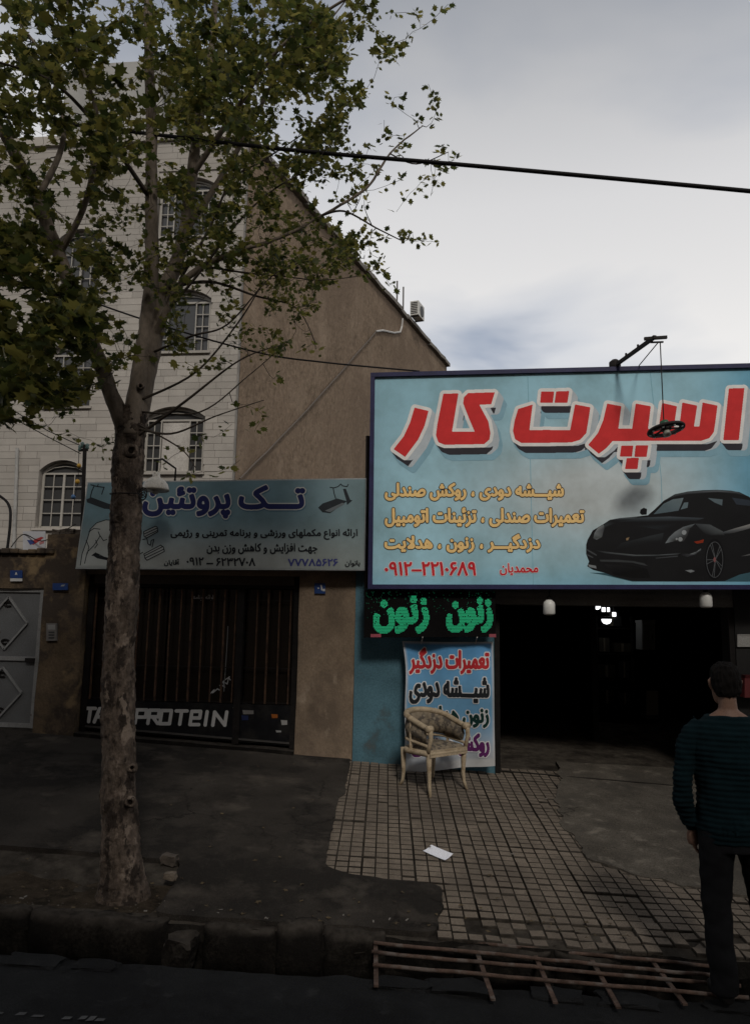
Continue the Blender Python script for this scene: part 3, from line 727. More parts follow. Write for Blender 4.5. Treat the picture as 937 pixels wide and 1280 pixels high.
# rainwater pipe on the front
MB().tube([P(22, 560, WB_Y-.08), P(20, 620, WB_Y-.08), P(17, 700, WB_Y-.08)], .045, 8).build('downpipe', mat('pipe_grey', (.3, .29, .27), .6), wb)
def PW(px, py, off=0.0):                                   # pixel on the side wall
    n = np.array([nrmw.x, nrmw.y, 0]); a = np.array([A[0], A[1], 0])+n*off; d_ = ray(px, py); return Vector(CAM+d_*((n@(a-CAM))/(n@d_)))
GREY_MET = mat('ac_casing', (.55, .53, .48), .5, .1, 3, .1, 30)
c = PW(513, 391, .0); ac = thing('air_conditioner', 'small outdoor air conditioner unit mounted high on the brown side wall', 'air conditioner', c)
def wbox(c, u0, u1, w0, w1, h0, h1):
    P8 = []
    for h in (h0, h1):
        for u, w in ((u0, w1), (u1, w1), (u1, w0), (u0, w0)): P8.append(c+d*u+nrmw*w+Vector((0, 0, h)))
    return P8
MB().hexa(wbox(c, -.42, .42, .12, .50, -.30, .34)).build('casing', GREY_MET, ac)
for k in range(7): MB().hexa(wbox(c, -.425-.012, -.425, .16, .46, -.24+k*.08, -.205+k*.08)).build('louvre', plain('dark_slot', (.04, .04, .04), .7), ac)
MB().lathe(c+d*.05+nrmw*.51, [(.24, 0), (.24, .015), (.20, .02), (.05, .025)], 20, nrmw).build('fan_grille', plain('fan_dark', (.06, .06, .06), .6), ac)
for u in (-.3, .3): MB().hexa(wbox(c, u-.02, u+.02, 0, .5, -.345, -.305)).build('bracket', plain('dark_slot', (.04, .04, .04), .7), ac)
CABLE = plain('cable_black', (.015, .014, .014), .6); CABLE_G = plain('cable_grey', (.12, .10, .085), .8); CABLE_W = plain('pipe_white', (.5, .48, .45), .6)
o = MB().tube([PW(503, 398, .1), PW(502, 408, .05), PW(500, 415, .05), PW(492, 416, .05), PW(478, 413, .05), PW(470, 414, .05)], .04, 6).build('refrigerant_pipe', CABLE_W, ac)
mb = MB().tube([PW(470+(300-470)*k/20, 414+(598-414)*k/20+6*math.sin(k/20*3.14)*.8+random.uniform(-.6, .6), .05) for k in range(21)], .022, 6)
tag(mb.build('wall_cable', CABLE_G, None), 'long cable running diagonally down the brown side wall', 'cable')
p = PW(496, 372, -.1)
for q, hh, lab in ((p, .75, 'left one of two short vent pipes on the roof edge near the air conditioner'), (p+Vector((.22, .7, 0)), .8, 'right one of two short vent pipes, directly above the air conditioner')):
    tag(MB().tube([q-Vector((0, 0, .3)), q+Vector((0, 0, hh))], .035, 6).build('roof_pipe', plain('pipe_dark', (.1, .09, .08), .7), None), lab, 'pipe', 'vent pipes on the roof edge')
mb = MB(); p = Vector((B[0]-.15, B[1]-.3, ROOF)); mb.lathe(p, [(.12, 0), (.12, .2), (.05, .24), (.05, .34)], 10); tag(mb.build('roof_vent', plain('pipe_dark', (.1, .09, .08), .7), None), 'tiny vent cap at the far lower end of the sloping roof line', 'vent')

# ================================================================== unseen blocks added across the street: they shade it, low middle passes sun
OBR = mat('opposite_brick', (.26, .19, .14), .95, .2, 1.5, .5, 12, .05)
wme = MB().box(-.8, .8, -.03, .03, -.8, .8).mesh('window'); wme.materials.append(PANE)
for x0_, x1_, H_, lab in ((-34, 1.4, 17.1, 'tall brick apartment block across the street at left, unseen, added for shade'), (1.5, 7.6, 11.2, 'lower brick house across the street between two tall blocks, unseen, added to let sun through'), (7.7, 34, 17.1, 'tall brick apartment block across the street at right, unseen, added for shade')):  # middle one kept low so sun reaches the tiles
    ob = thing('added_opposite_building', lab, 'building', ((x0_+x1_)/2, -9, 0), 'unseen buildings added across the street')
    MB().box(x0_, x1_, -16, -9, -.5, H_).build('wall', OBR, ob); MB().box(x0_, x1_, -16.2, -8.85, H_+.003, H_+.25).build('roof_edge', OBR, ob)
    nj = int((x1_-x0_)/4)
    for k in range(int(H_/3.3)):
        for j in range(nj): o = link('window', wme, ob); o.location = ((j+.5-nj/2)*4, .02, 2.2+k*3.1)
# ================================================================== left shop, wall and gate
WY = 9.10
PLAST = mat('shop_plaster', (.25, .187, .132), .97, .25, 1.5, .9, 30, .04, stain=(.125, .094, .069), stain_scale=1.6, stain_lo=.48, stain_hi=.68, stain2=(.285, .225, .168), s2scale=3, s2lo=.6, s2hi=.72, stretch=(1, 1, .7))
PLAST2 = mat('pier_plaster', (.125, .091, .059), .97, .3, 2.2, .9, 24, .04, stain=(.055, .043, .034), stain_scale=2.0, stain_lo=.45, stain_hi=.56, stain2=(.21, .15, .085), s2scale=2.6, s2lo=.58, s2hi=.68)
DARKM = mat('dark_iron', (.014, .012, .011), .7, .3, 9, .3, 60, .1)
shop = thing('supplement_shop', 'low brown plastered shop with a barred dark front under the grey blue sign', 'shop', (-3, 9.3, .6))
zt = 3.72
def wallbox(name, x0, x1, z0f, z1, y0=WY, y1=WY+.35, m=PLAST, parent=shop, amp=.012):
    o = MB().box(x0, x1, y0, y1, 0, z1).build(name, m, parent)
    for v in o.data.vertices:
        w = v.co+wloc(parent)
        if w.z < .3: v.co.z = z0f(w.x, w.y)-.12-wloc(parent).z
    subdiv(o, 9); roughen(o, amp, 3.0, x0); return o
wallbox('pilaster', -1.83, -1.155, zg, 2.80)
wallbox('lintel', -4.52, -1.835, lambda x, y: 2.77, zt, WY+.02, WY+.4, PLAST, amp=.004)
wallbox('upper_pilaster', -1.83, -1.155, lambda x, y: 2.93, zt, WY+.005, WY+.4)
MB().prism([(-4.52, WY+.45, 2.75), (-1.16, WY+.45, 2.75), (-1.16, 14, 2.75), (-4.52, 14, 2.75)], (0, 0, zt-2.80)).build('roof', PLAST, shop)
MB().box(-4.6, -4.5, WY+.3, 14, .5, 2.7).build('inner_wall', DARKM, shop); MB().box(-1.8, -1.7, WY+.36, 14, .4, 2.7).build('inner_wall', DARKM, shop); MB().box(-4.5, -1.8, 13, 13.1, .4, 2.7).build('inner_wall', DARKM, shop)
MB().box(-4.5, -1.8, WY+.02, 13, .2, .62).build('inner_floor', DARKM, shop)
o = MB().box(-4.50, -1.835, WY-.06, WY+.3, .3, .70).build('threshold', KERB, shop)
for v in o.data.vertices:
    w = v.co+wloc(shop)
    if w.z > .5: v.co.z = zg(w.x, WY)+.055-.6
subdiv(o, 7); roughen(o, .012, 5)
# barred front: frame, two leaves, bars, kick panels
fy = WY+.10
def fz(x): return zg(x, WY)+.06
fr = MB(); fr.box(-4.49, -4.42, fy-.03, fy+.06, fz(-4.45), 2.70); fr.box(-1.91, -1.84, fy-.03, fy+.06, fz(-1.87), 2.70); fr.box(-4.42, -1.91, fy-.031, fy+.06, 2.50, 2.72); fr.box(-2.60, -2.52, fy-.032, fy+.061, fz(-2.56), 2.50)
fr.build('door_frame', DARKM, shop)
MB().box(-4.42, -1.91, fy-.05, fy-.035, 2.54, 2.68).build('shutter_housing', mat('housing_brown', (.05, .035, .026), .6, .3, 4), shop)
BARM = mat('rust_bar', (.085, .047, .027), .8, .4, 18, .4, 90, .3, .2, stain=(.035, .02, .014), stain_scale=12)
zk = P(230, 878, fy)[2]
xs = [-4.40+k*.136 for k in range(14)]+[-2.50+k*.137 for k in range(1, 5)]
for i, x in enumerate(xs):
    if x < -2.62 or x > -2.5:
        t = .016 if i % 3 else .022
        MB().bar((x, fy+.0, zk+.01), (x+random.uniform(-.006, .006), fy, 2.49), t, t, (0, 1, 0)).build('grille_bar', BARM, shop)
for zz in (zk+.02, 1.55, 2.36):
    for a, b in ((-4.42, -2.60), (-2.52, -1.91)): MB().bar((a, fy+.017, zz), (b, fy+.017, zz), .02, .012).build('grille_rail', DARKM, shop)
for a, b in ((-4.41, -3.52), (-3.50, -2.61), (-2.51, -1.92)):
    MB().box(a, b, fy+.08, fy+.088, zk, 2.49).build('glass_pane', glassmat('shop_glass', (.014, .0105, .008), .12, .3), shop)
BLK = mat('black_paint', (.008, .008, .009), .6, .3, 6, .1, 50, .1, stain=(.016, .015, .014), stain_scale=4)
for a, b in ((-4.42, -2.60), (-2.52, -1.91)):
    o = MB().box(a, b, fy-.02, fy+.02, .5, zk).build('kick_panel', BLK, shop)
    for v in o.data.vertices:
        if v.co.z+.6 < .9: v.co.z = fz(v.co.x-3)+.03-.6
    MB().bar((a, fy-.028, fz(a)+.06), (b, fy-.028, fz(b)+.06), .015, .02).build('bottom_rail', mat('rail_grey', (.06, .055, .05), .6), shop)
WHITEP = plain('white_vinyl', (.50, .49, .47), .6)
LET = {'T': [[(0, 0), (1, 0)], [(.5, 0), (.5, 1)]], 'A': [[(0, 1), (.35, 0), (.75, 0), (1, 1)], [(.15, .62), (.9, .62)]], 'K': [[(0, 0), (0, 1)], [(1, 0), (.1, .5), (1, 1)]], 'P': [[(0, 1), (0, 0), (1, 0), (1, .55), (0, .55)]], 'R': [[(0, 1), (0, 0), (1, 0), (1, .5), (0, .5)], [(.4, .5), (1, 1)]],
       'O': [[(0, 0), (1, 0), (1, 1), (0, 1), (0, 0)]], 'E': [[(1, 1), (0, 1), (0, 0), (1, 0), (1, .5), (0, .5)]], 'I': [[(.5, 0), (.5, 1)]], 'N': [[(0, 1), (0, 0), (1, 1), (1, 0)]]}
lines = []
for ch, xa, xb in [('T', 105, 117), ('A', 118, 130), ('K', 134, 148), ('P', 169, 181), ('R', 185, 197), ('O', 200, 212), ('T', 218, 231.5), ('E', 237.5, 248.5), ('I', 254, 259), ('N', 266, 281)]:
    for l in LET[ch]: lines.append([(xa+u*(xb-xa)+(1-v)*2.5, 885.5+v*16.5+(xa-105)*.028) for u, v in l])
strokes_px('lettering', lines, 4.3, fy-.02, shop, WHITEP, lift=.003, cell=.4)
# stickers and scribbles on the door
DY = fy-.02
for px, py, w, h, colr in [(310, 890, 14, 5, (.22, .21, .20)), (306, 897, 9, 6, (.02, .03, .09)), (343, 895, 8, 5, (.32, .10, .02)), (355, 903, 8, 6, (.35, .34, .33)), (348, 914, 7, 2.5, (.3, .3, .3)), (295, 886, 8, 4, (.2, .19, .18))]:
    poly_px('sticker', [(px-w/2, py-h/2), (px+w/2, py-h/2+.5), (px+w/2, py+h/2), (px-w/2+1, py+h/2+.3)], DY, shop, cols=colr, lift=.004)
strokes_px('scribble', [[(262, 868), (268, 862), (266, 866), (272, 861), (275, 863), (277, 856), (281, 859), (279, 852), (284, 855), (286, 847), (288, 850)], [(275, 857), (281, 850), (287, 846)]], 1.3, fy+.075, shop, plain('sticker_white', (.38, .38, .38), .7), lift=.002)
strokes_px('crack_tape', [[(285, 783), (283, 820), (280, 864)]], 1.1, fy+.075, shop, plain('sticker_grey', (.16, .16, .16), .6), lift=.002)
letter_line('door_writing', 'ارائه برنامه', (241, 267, 743, 751), fy+.075, shop, plain('sticker_white', (.38, .38, .38), .7), bold=.3)
# dim shelves of tubs inside
SH = thing('supplement_shelf', 'dim shelves of tubs behind the barred shop front', 'shelf', (-3, 10.3, .65))
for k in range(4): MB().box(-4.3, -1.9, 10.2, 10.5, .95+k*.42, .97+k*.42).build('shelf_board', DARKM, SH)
tub = MB().lathe((0, 0, 0), [(.055, 0), (.06, .01), (.06, .15), (.045, .165), (.045, .19), (.05, .19), (.05, .215)], 10).mesh('tub')
tub.materials.append(mat('tub_dark', (.10, .10, .12), .4, .5, 3, objvar=.8))
for k in range(4):
    for j in range(11):
        if random.random() < .8: o = link('tub', tub, SH); o.location = Vector((-4.2+j*.21+random.uniform(-.03, .03), 10.32, .971+k*.42))-wloc(SH)
# boundary wall, pier and gate to the left
bw = thing('gate_wall', 'weathered brown plaster wall and pier around the grey gate', 'wall', (-5.2, 9.3, .7))
zc = P(30, 694, WY)[2]
wallbox('pier', -5.03, -4.505, zg, P(85, 668, WY)[2], WY-.03, WY+.4, PLAST2, bw, .02)
wallbox('wall_over_gate', -9, -5.04, lambda x, y: P(30, 735, WY)[2]+.12, zc, WY, WY+.3, PLAST2, bw, .02)
mb = MB()
for k in range(34):
    x = -8.9+k*.117
    if x > -5.0: break
    mb.bbox(x, x+.108, WY-.06, WY+.3, zc+.015, zc+.075+random.uniform(-.012, .015), .012)
mb.build('coping', PLAST2, bw)
for k in range(5):
    lump('loose_brick', (-4.98+k*.10, WY+.1+random.uniform(-.05, .1), P(85, 668, WY)[2]+.03+random.uniform(0, .02)), .065, mat('brick_old', (.13, .105, .085), .95, .3, 12, .5, 60), bw, (1, 1, .6), k+20)
INT = thing('intercom', 'small grey intercom panel on the plaster pier beside the gate', 'intercom', P(64, 790, WY-.06))
def pxbox(x0, y0, x1, y1, Y, depth):                       # box whose front face is the pixel rectangle on plane Y
    q = [P(x0, y1, Y), P(x1, y1, Y), P(x1, y0, Y), P(x0, y0, Y)]; b = [p+np.array([0, depth, 0]) for p in q]
    return [q[0], q[1], b[1], b[0], q[3], q[2], b[2], b[3]]
MB().hexa(pxbox(58, 779, 71, 801, WY-.06, .05)).build('plate', plain('intercom_grey', (.16, .15, .14), .5, metal=.3), INT)
MB().hexa(pxbox(60, 781, 69, 787, WY-.063, .01)).build('speaker_grille', plain('intercom_white', (.24, .235, .225), .6), INT)
for k in range(3): MB().hexa(pxbox(61, 789.5+k*3.4, 68, 791.3+k*3.4, WY-.064, .01)).build('button', plain('btn_dark', (.05, .05, .05), .6), INT)
BLUE = plain('plate_blue', (.015, .045, .16), .4)
for nm, (x0, y0, x1, y1), Y, lab, num in [('number_plate', (13, 713, 28, 722.5), WY-.03, 'blue house number plate with white strip above the grey gate', '۸'), ('number_plate', (66, 729, 85, 737.5), WY-.07, 'worn blue plate on the plaster pier between gate and shop', None), ('number_plate', (393, 729, 406.5, 742), WY-.03, 'blue number plate on brown pilaster right of the barred shop', '۱۰')]:
    t = thing(nm, lab, 'plate', P((x0+x1)/2, (y0+y1)/2, Y)); MB().hexa(pxbox(x0, y0, x1, y1, Y, .012)).build('panel', BLUE, t)
    if num: letter_line('number', num, ((x0+x1)/2-2.5*len(num)/1.5, (x0+x1)/2+2.5*len(num)/1.5, y0+2, y1-3.5), Y, t, WHITEP, bold=.3)
    if num == '۸': MB().hexa(pxbox(13, 723, 28, 726.5, Y, .01)).build('strip', WHITEP, t)
    if num is None: poly_px('worn_patch', [(77, 731), (82, 730.5), (80, 733), (76, 733)], Y, t, cols=(.25, .26, .28), lift=.003)
    if num == '۱۰': MB().hexa(pxbox(403.5, 736, 406, 739, Y-.003, .002)).build('sticker', WHITEP, t)
GATE = mat('gate_paint', (.115, .117, .118), .55, .12, 2, .15, 40, .4, stain=(.10, .10, .10), stain_scale=3, stain2=(.05, .035, .025), s2scale=7, s2lo=.68, s2hi=.74)
GATEL = mat('gate_trim', (.22, .22, .215), .5, .15, 5, .15, 40, .4, stain=(.08, .06, .05), stain_scale=9, stain_lo=.62, stain_hi=.7)
gt = thing('metal_gate', 'grey painted metal gate with raised diamond trims', 'gate', (-5.5, 9.15, .72))
GY = WY+.06; zb, zt_ = zg(-5.5, WY)+.03, P(30, 735, WY)[2]
xr = -5.055
for xl, x_r in ((xr-.93, xr), (xr-1.87, xr-.94)):
    o = MB().box(xl, x_r, GY, GY+.03, zb, zt_).build('leaf', GATE, gt)
    t = MB(); t.box(xl, xl+.05, GY-.025, GY-.002, zb, zt_); t.box(x_r-.05, x_r, GY-.025, GY-.002, zb, zt_)
    zm = P(20, 823, GY)[2]
    for zz in (zb+.03, zm, zt_-.025): t.box(xl+.051, x_r-.051, GY-.024, GY-.002, zz-.025, zz+.025)
    t.build('leaf_frame', GATEL, gt)
    cx = (xl+x_r)/2
    for cz, hz in (((zt_+zm)/2, (zt_-zm)/2-.11), ((zm+zb)/2, (zm-zb)/2-.11)):
        dm = MB(); hw = .27; q = [(cx+hw, cz), (cx, cz+hz), (cx-hw, cz), (cx, cz-hz)]
        for i in range(4):
            a, b = q[i], q[(i+1) % 4]; dm.bar((a[0], GY-.014, a[1]), (b[0], GY-.014, b[1]), .022, .028, (0, 1, 0))
        dm.build('diamond_trim', GATEL, gt)
        sc2 = MB()
        for sgn in (-1, 1):
            for r in (.035, .055): sc2.tube([(cx+r*math.cos(a), GY-.012, cz+sgn*(hz-.09)+r*.6*math.sin(a)) for a in np.linspace(0, 5.5, 12)], .006, 5)
        sc2.build('scroll', DARKM, gt)
    MB().box(x_r-.17, x_r-.05, GY-.045, GY-.026, zm-.04, zm+.01).build('latch', DARKM, gt)
# poster above the coping
po = thing('poster', 'small white poster with red and blue print leaning above the gate wall', 'poster', P(43, 687, WY+.2))
MB().hexa(pxbox(29, 664, 57, 687, WY+.2, .01)).build('sheet', plain('poster_white', (.50, .50, .52), .7), po)
poly_px('print_swirl', [(37, 679), (44, 674), (52, 671), (55, 672), (50, 676), (42, 681)], WY+.2, po, cols=(.40, .05, .05), lift=.002); poly_px('print_swirl', [(34, 675), (41, 675), (44, 679), (38, 681)], WY+.2, po, cols=(.05, .08, .25), lift=.003); poly_px('print_swirl', [(49, 678), (56, 675), (55, 679), (50, 681)], WY+.2, po, cols=(.45, .2, .2), lift=.003)

# ================================================================== printed panels
def grad_panel(name, corners, Y, colf, parent, nx=48, ny=28, lift=0.0):
    (x0, y0), (x1, y1), (x2, y2), (x3, y3) = corners       # TL TR BR BL in pixels
    pts = []; cols = []
    for j in range(ny+1):
        for i in range(nx+1):
            u, v = i/nx, j/ny
            x = (x0*(1-u)+x1*u)*(1-v)+(x3*(1-u)+x2*u)*v; y = (y0*(1-u)+y1*u)*(1-v)+(y3*(1-u)+y2*u)*v
            pts.append((x, y)); cols.append(colf(x, y))
    W = PV([p[0] for p in pts], [p[1] for p in pts], Y-lift); k = nx+1
    fs = [(j*k+i, j*k+i+1, (j+1)*k+i+1, (j+1)*k+i) for j in range(ny) for i in range(nx)]
    o = flat_obj(name, ([tuple(p) for p in W], fs), PRINT, parent)
    at = o.data.color_attributes.new('Col', 'FLOAT_COLOR', 'POINT')
    for i, c in enumerate(cols): at.data[i].color = (*[max(0, q) for q in c], 1)
    return o
def mixv(a, b, t): return tuple(p*(1-t)+q*t for p, q in zip(a, b))
def sst(a, b, x): t = min(1, max(0, (x-a)/(b-a))); return t*t*(3-2*t)

# ------------------------------------------------------------------ grey blue sign of the left shop
S2 = 8.86
s2 = thing('shop_sign', 'grey blue shop sign with navy Persian title and treadmill pictures, over the barred shop', 'sign', P(280, 711, S2+.08))
MB().hexa([P(94.5, 711, S2), P(455.5, 713, S2), P(455.5, 713, S2)+np.array([0, .16, 0]), P(94.5, 711, S2)+np.array([0, .16, 0]), P(109.5, 602.5, S2), P(457.5, 597.5, S2), P(457.5, 597.5, S2)+np.array([0, .16, 0]), P(109.5, 602.5, S2)+np.array([0, .16, 0])]).build('sign_box', mat('sign_edge', (.33, .35, .35), .5, .15, 4), s2)
def c2(x, y):
    t = sst(640, 705, y); c = mixv((.155, .245, .28), (.34, .36, .345), t); r = sst(330, 470, x); c = mixv(c, (.27, .35, .355), r*.5); return c
grad_panel('sign_print', [(110.5, 604), (456.5, 599), (454.7, 711.5), (95.7, 709.5)], S2, c2, s2, 60, 24, .003)
NAVY = plain('ink_navy', (.022, .026, .09), .5); PALE = plain('ink_pale', (.50, .49, .46), .5); INKB = plain('ink_black', (.02, .022, .025), .5); INKBLUE = plain('ink_blue', (.055, .06, .19), .5); SHD = plain('ink_shadow', (.085, .16, .21), .6)
Z2 = S2-.0035
for txt, box in [('تـــک', (298, 381.5, 606, 637)), ('پروتئین', (178, 288.5, 608, 648.5))]:
    letter_line('title_letters', txt, box, Z2, s2, NAVY, bold=1.7, outline=1.35, om=PALE, shadow=(.8, 1.5), shm=SHD)
letter_line('print_line', 'ارائه انواع مکملهای ورزشی و برنامه تمرینی و رژیمی', (213, 447, 660.5, 675), Z2, s2, INKB, bold=.62)
letter_line('print_line', 'جهت افزایش و کاهش وزن بدن', (258, 397, 678.5, 693), Z2, s2, INKB, bold=.62)
letter_line('print_line', 'بانوان', (431, 450, 700, 709), Z2, s2, INKB, bold=.35); letter_line('print_line', 'آقایان', (205, 224.5, 698.5, 708), Z2, s2, INKB, bold=.35)
letter_line('phone_number', '۷۷۷۸۵۶۲۶', (359.5, 422.5, 698, 708), Z2, s2, INKBLUE, bold=.55, persian=False)
letter_line('phone_number', '۶۲۳۲۷۰۸', (270, 319.5, 697, 708), Z2, s2, INKB, bold=.55, persian=False); letter_line('phone_number', '۰۹۱۲', (233, 255, 696.5, 707), Z2, s2, INKB, bold=.5, persian=False)
poly_px('dash', [(258, 703.5), (266.5, 703.5), (266.5, 705.5), (258, 705.5)], Z2, s2, INKB, lift=.003)
o6, k6 = (280, 590), 5.206
poly_px('treadmill_picture', [(612, 232), (640, 205), (735, 172), (800, 190), (690, 268), (640, 262)], Z2, s2, cols=(.03, .035, .04), org=o6, sc_=k6, lift=.001)
poly_px('treadmill_picture', [(655, 252), (770, 200), (785, 208), (690, 262)], Z2, s2, cols=(.16, .18, .19), org=o6, sc_=k6, lift=.002)
poly_px('treadmill_picture', [(773, 110), (792, 108), (820, 180), (835, 185), (800, 215), (795, 185)], Z2, s2, cols=(.03, .035, .04), org=o6, sc_=k6, lift=.001)
strokes_px('treadmill_picture', [[(690, 100), (715, 103), (740, 95), (760, 78), (770, 90), (800, 95), (808, 80)], [(710, 105), (716, 140), (726, 172)]], 1.1, Z2, s2, INKB, o6, k6, .0015)
o5, k5 = (90, 590), 4.685
poly_px('treadmill_picture', [(85, 160), (115, 148), (232, 192), (228, 218), (190, 215), (90, 178)], Z2, s2, cols=(.03, .035, .04), org=o5, sc_=k5, lift=.001)
strokes_px('treadmill_picture', [[(108, 150), (118, 110), (132, 80)], [(112, 75), (150, 85), (190, 90)], [(188, 92), (175, 130)], [(150, 85), (155, 72)]], 1.2, Z2, s2, INKB, o5, k5, .0015)
poly_px('bodybuilder_picture', [(50, 548), (60, 480), (92, 390), (108, 335), (145, 298), (200, 280), (260, 285), (330, 330), (380, 400), (380, 470), (300, 548)], Z2, s2, cols=(.40, .42, .40), org=o5, sc_=k5, lift=.001)
strokes_px('bodybuilder_picture', [[(50, 545), (60, 480), (92, 390), (108, 335), (145, 298), (200, 280), (260, 285)], [(75, 535), (90, 470), (128, 432), (150, 400), (165, 375), (155, 350)], [(100, 350), (130, 330), (165, 335)], [(165, 372), (185, 402), (205, 395)], [(118, 490), (150, 478), (215, 512), (260, 515)], [(85, 400), (100, 440), (90, 480)], [(140, 400), (150, 425), (135, 445)]], 1.0, Z2, s2, INKB, o5, k5, .002)
poly_px('bodybuilder_picture', [(118, 486), (140, 470), (165, 490), (225, 505), (225, 520), (150, 506)], Z2, s2, INKB, org=o5, sc_=k5, lift=.002)
for q in ([(420, 350), (488, 318), (500, 322), (503, 350), (440, 385), (424, 378)], [(422, 480), (520, 428), (536, 440), (542, 465), (440, 517), (428, 505)]):
    poly_px('dumbbell_picture', q, Z2, s2, cols=(.36, .38, .37), org=o5, sc_=k5, lift=.001)
strokes_px('dumbbell_picture', [[(420, 350), (488, 318), (500, 322), (503, 350), (440, 385), (424, 378), (420, 350)], [(425, 362), (496, 330)], [(432, 375), (502, 342)], [(422, 480), (520, 428), (536, 440), (542, 465), (440, 517), (428, 505), (422, 480)], [(426, 490), (530, 438)], [(432, 503), (538, 452)], [(415, 395), (440, 390), (445, 420), (460, 430), (465, 400), (480, 395), (470, 440)], [(415, 470), (400, 480)]], 1.1, Z2, s2, INKB, o5, k5, .002)
# hanging lamp in front of that sign
lp = thing('hanging_lamp', 'old white enamel dome lamp hanging in front of the grey blue sign', 'lamp', P(194, 612, 8.35))
LY = 8.35; c = Vector(P(194.5, 613, LY)); r = .155
MB().lathe(c, [(r, 0), (r*.98, .02), (r*.86, .075), (r*.6, .125), (r*.28, .155), (r*.26, .20), (.02, .215)], 24).build('shade', mat('enamel', (.55, .51, .44), .45, .15, 6, .1, 40, .4, stain=(.12, .07, .04), stain_scale=14, stain_lo=.58, stain_hi=.68), lp, True)
MB().lathe(c, [(r*.97, -.004), (r*.8, .05), (r*.3, .12)], 24, caps=False).build('shade_lining', plain('lining', (.35, .33, .29), .6), lp, True)
MB().lathe(c, [(.015, -.045), (.04, -.03), (.045, 0), (.03, .05), (.02, .10)], 12).build('bulb', plain('bulb_glass', (.45, .44, .42), .3), lp, True)
MB().tube([c+Vector((0, 0, .2)), c+Vector((.0, .0, .36))], .012, 6).build('stem', DARKM, lp)
MB().tube([c+Vector((0, 0, .35)), c+Vector((0, .15, .40)), Vector((c.x, S2+.08, c.z+.38)), Vector((c.x, S2+.08, P(194, 601, S2)[2]-.02))], .012, 6).build('bracket_arm', DARKM, lp)

# ------------------------------------------------------------------ workshop building
wk = thing('car_workshop', 'car accessory workshop with a dark open front and blue painted pier under the big billboard', 'workshop', (1.5, 9.3, .4))
BLUEP = mat('blue_pier_paint', (.075, .15, .185), .85, .25, 1.8, .4, 30, .06, stain=(.055, .10, .118), stain_scale=1.5, stain2=(.085, .10, .10), s2scale=3, s2lo=.6, s2hi=.75)
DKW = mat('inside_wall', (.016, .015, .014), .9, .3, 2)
wallbox('pier', -1.15, .47, zg, 2.95, WY-.02, WY+.35, BLUEP, wk, .004)
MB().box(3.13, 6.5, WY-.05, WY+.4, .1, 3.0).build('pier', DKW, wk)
MB().box(-.88, 6.5, WY-.01, WY+.4, 2.96, 4.85).build('front_wall', PLAST, wk)
MB().box(-.88, 6.5, WY+.41, 15, 3.0, 4.8).build('upper_storey', PLAST, wk)
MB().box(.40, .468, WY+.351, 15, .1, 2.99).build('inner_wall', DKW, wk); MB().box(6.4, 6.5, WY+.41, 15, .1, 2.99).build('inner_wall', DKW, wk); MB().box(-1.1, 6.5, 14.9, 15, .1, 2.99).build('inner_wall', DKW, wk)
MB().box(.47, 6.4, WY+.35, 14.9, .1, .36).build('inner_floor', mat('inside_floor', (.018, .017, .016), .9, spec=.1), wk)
xm = P(743, 860, 11.2)[0]; MB().box(xm-.04, xm+.04, 11.2, 14.8, .37, 2.98).build('partition', plain('partition', (.02, .02, .02), .7), wk)
GAL = mat('shutter_steel', (.17, .165, .155), .6, .2, 2, .1, 30, .4, .3)
z0h, z1h = P(760, 757, WY-.02)[2], P(760, 735, WY-.02)[2]+.15
hs = MB().box(.47, 3.13, WY-.03, WY+.28, z0h, z1h).build('shutter_housing', GAL, wk)
for k in range(3): MB().box(.48, 3.12, WY-.043, WY-.031, z0h+.03+k*.07, z0h+.065+k*.07).build('housing_rib', GAL, hs)
MB().box(.472, .53, WY-.035, WY+.03, .42, z0h-.002).build('shutter_rail', DARKM, wk); MB().box(3.07, 3.128, WY-.035, WY+.03, .3, z0h-.002).build('shutter_rail', DARKM, wk)
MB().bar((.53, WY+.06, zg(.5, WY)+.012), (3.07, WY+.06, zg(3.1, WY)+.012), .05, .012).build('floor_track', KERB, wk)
# things inside
cb = thing('white_cabinet', 'pale upright cabinet deep inside the dark workshop', 'cabinet', P(810, 815, 12))
MB().hexa(pxbox(802, 776, 818, 812, 12.0, .4)).build('carcass', plain('cab_white', (.2, .2, .19), .6), cb)
MB().hexa(pxbox(803.5, 781, 816.5, 811, 11.985, .012)).build('door', plain('cab_door', (.13, .135, .13), .6), cb); MB().hexa(pxbox(801.5, 775, 818.5, 778, 11.97, .43)).build('top', plain('cab_white', (.2, .2, .19), .6), cb); MB().hexa(pxbox(814, 793, 815, 799, 11.97, .012)).build('handle', DARKM, cb)
rk = thing('storage_rack', 'dark storage rack with boxes at the back of the workshop', 'rack', P(770, 880, 12.6))
pL, pR = P(742, 880, 12.6), P(792, 880, 12.6)
for x in (pL[0]+.06, pR[0]): MB().box(x-.02, x+.02, 12.6, 12.64, .37, 2.3).build('upright', DARKM, rk)
for k, zz in enumerate((.9, 1.3, 1.7, 2.1)):
    MB().box(pL[0]+.05, pR[0], 12.58, 12.98, zz, zz+.02).build('shelf_board', DARKM, rk)
rkb = 0
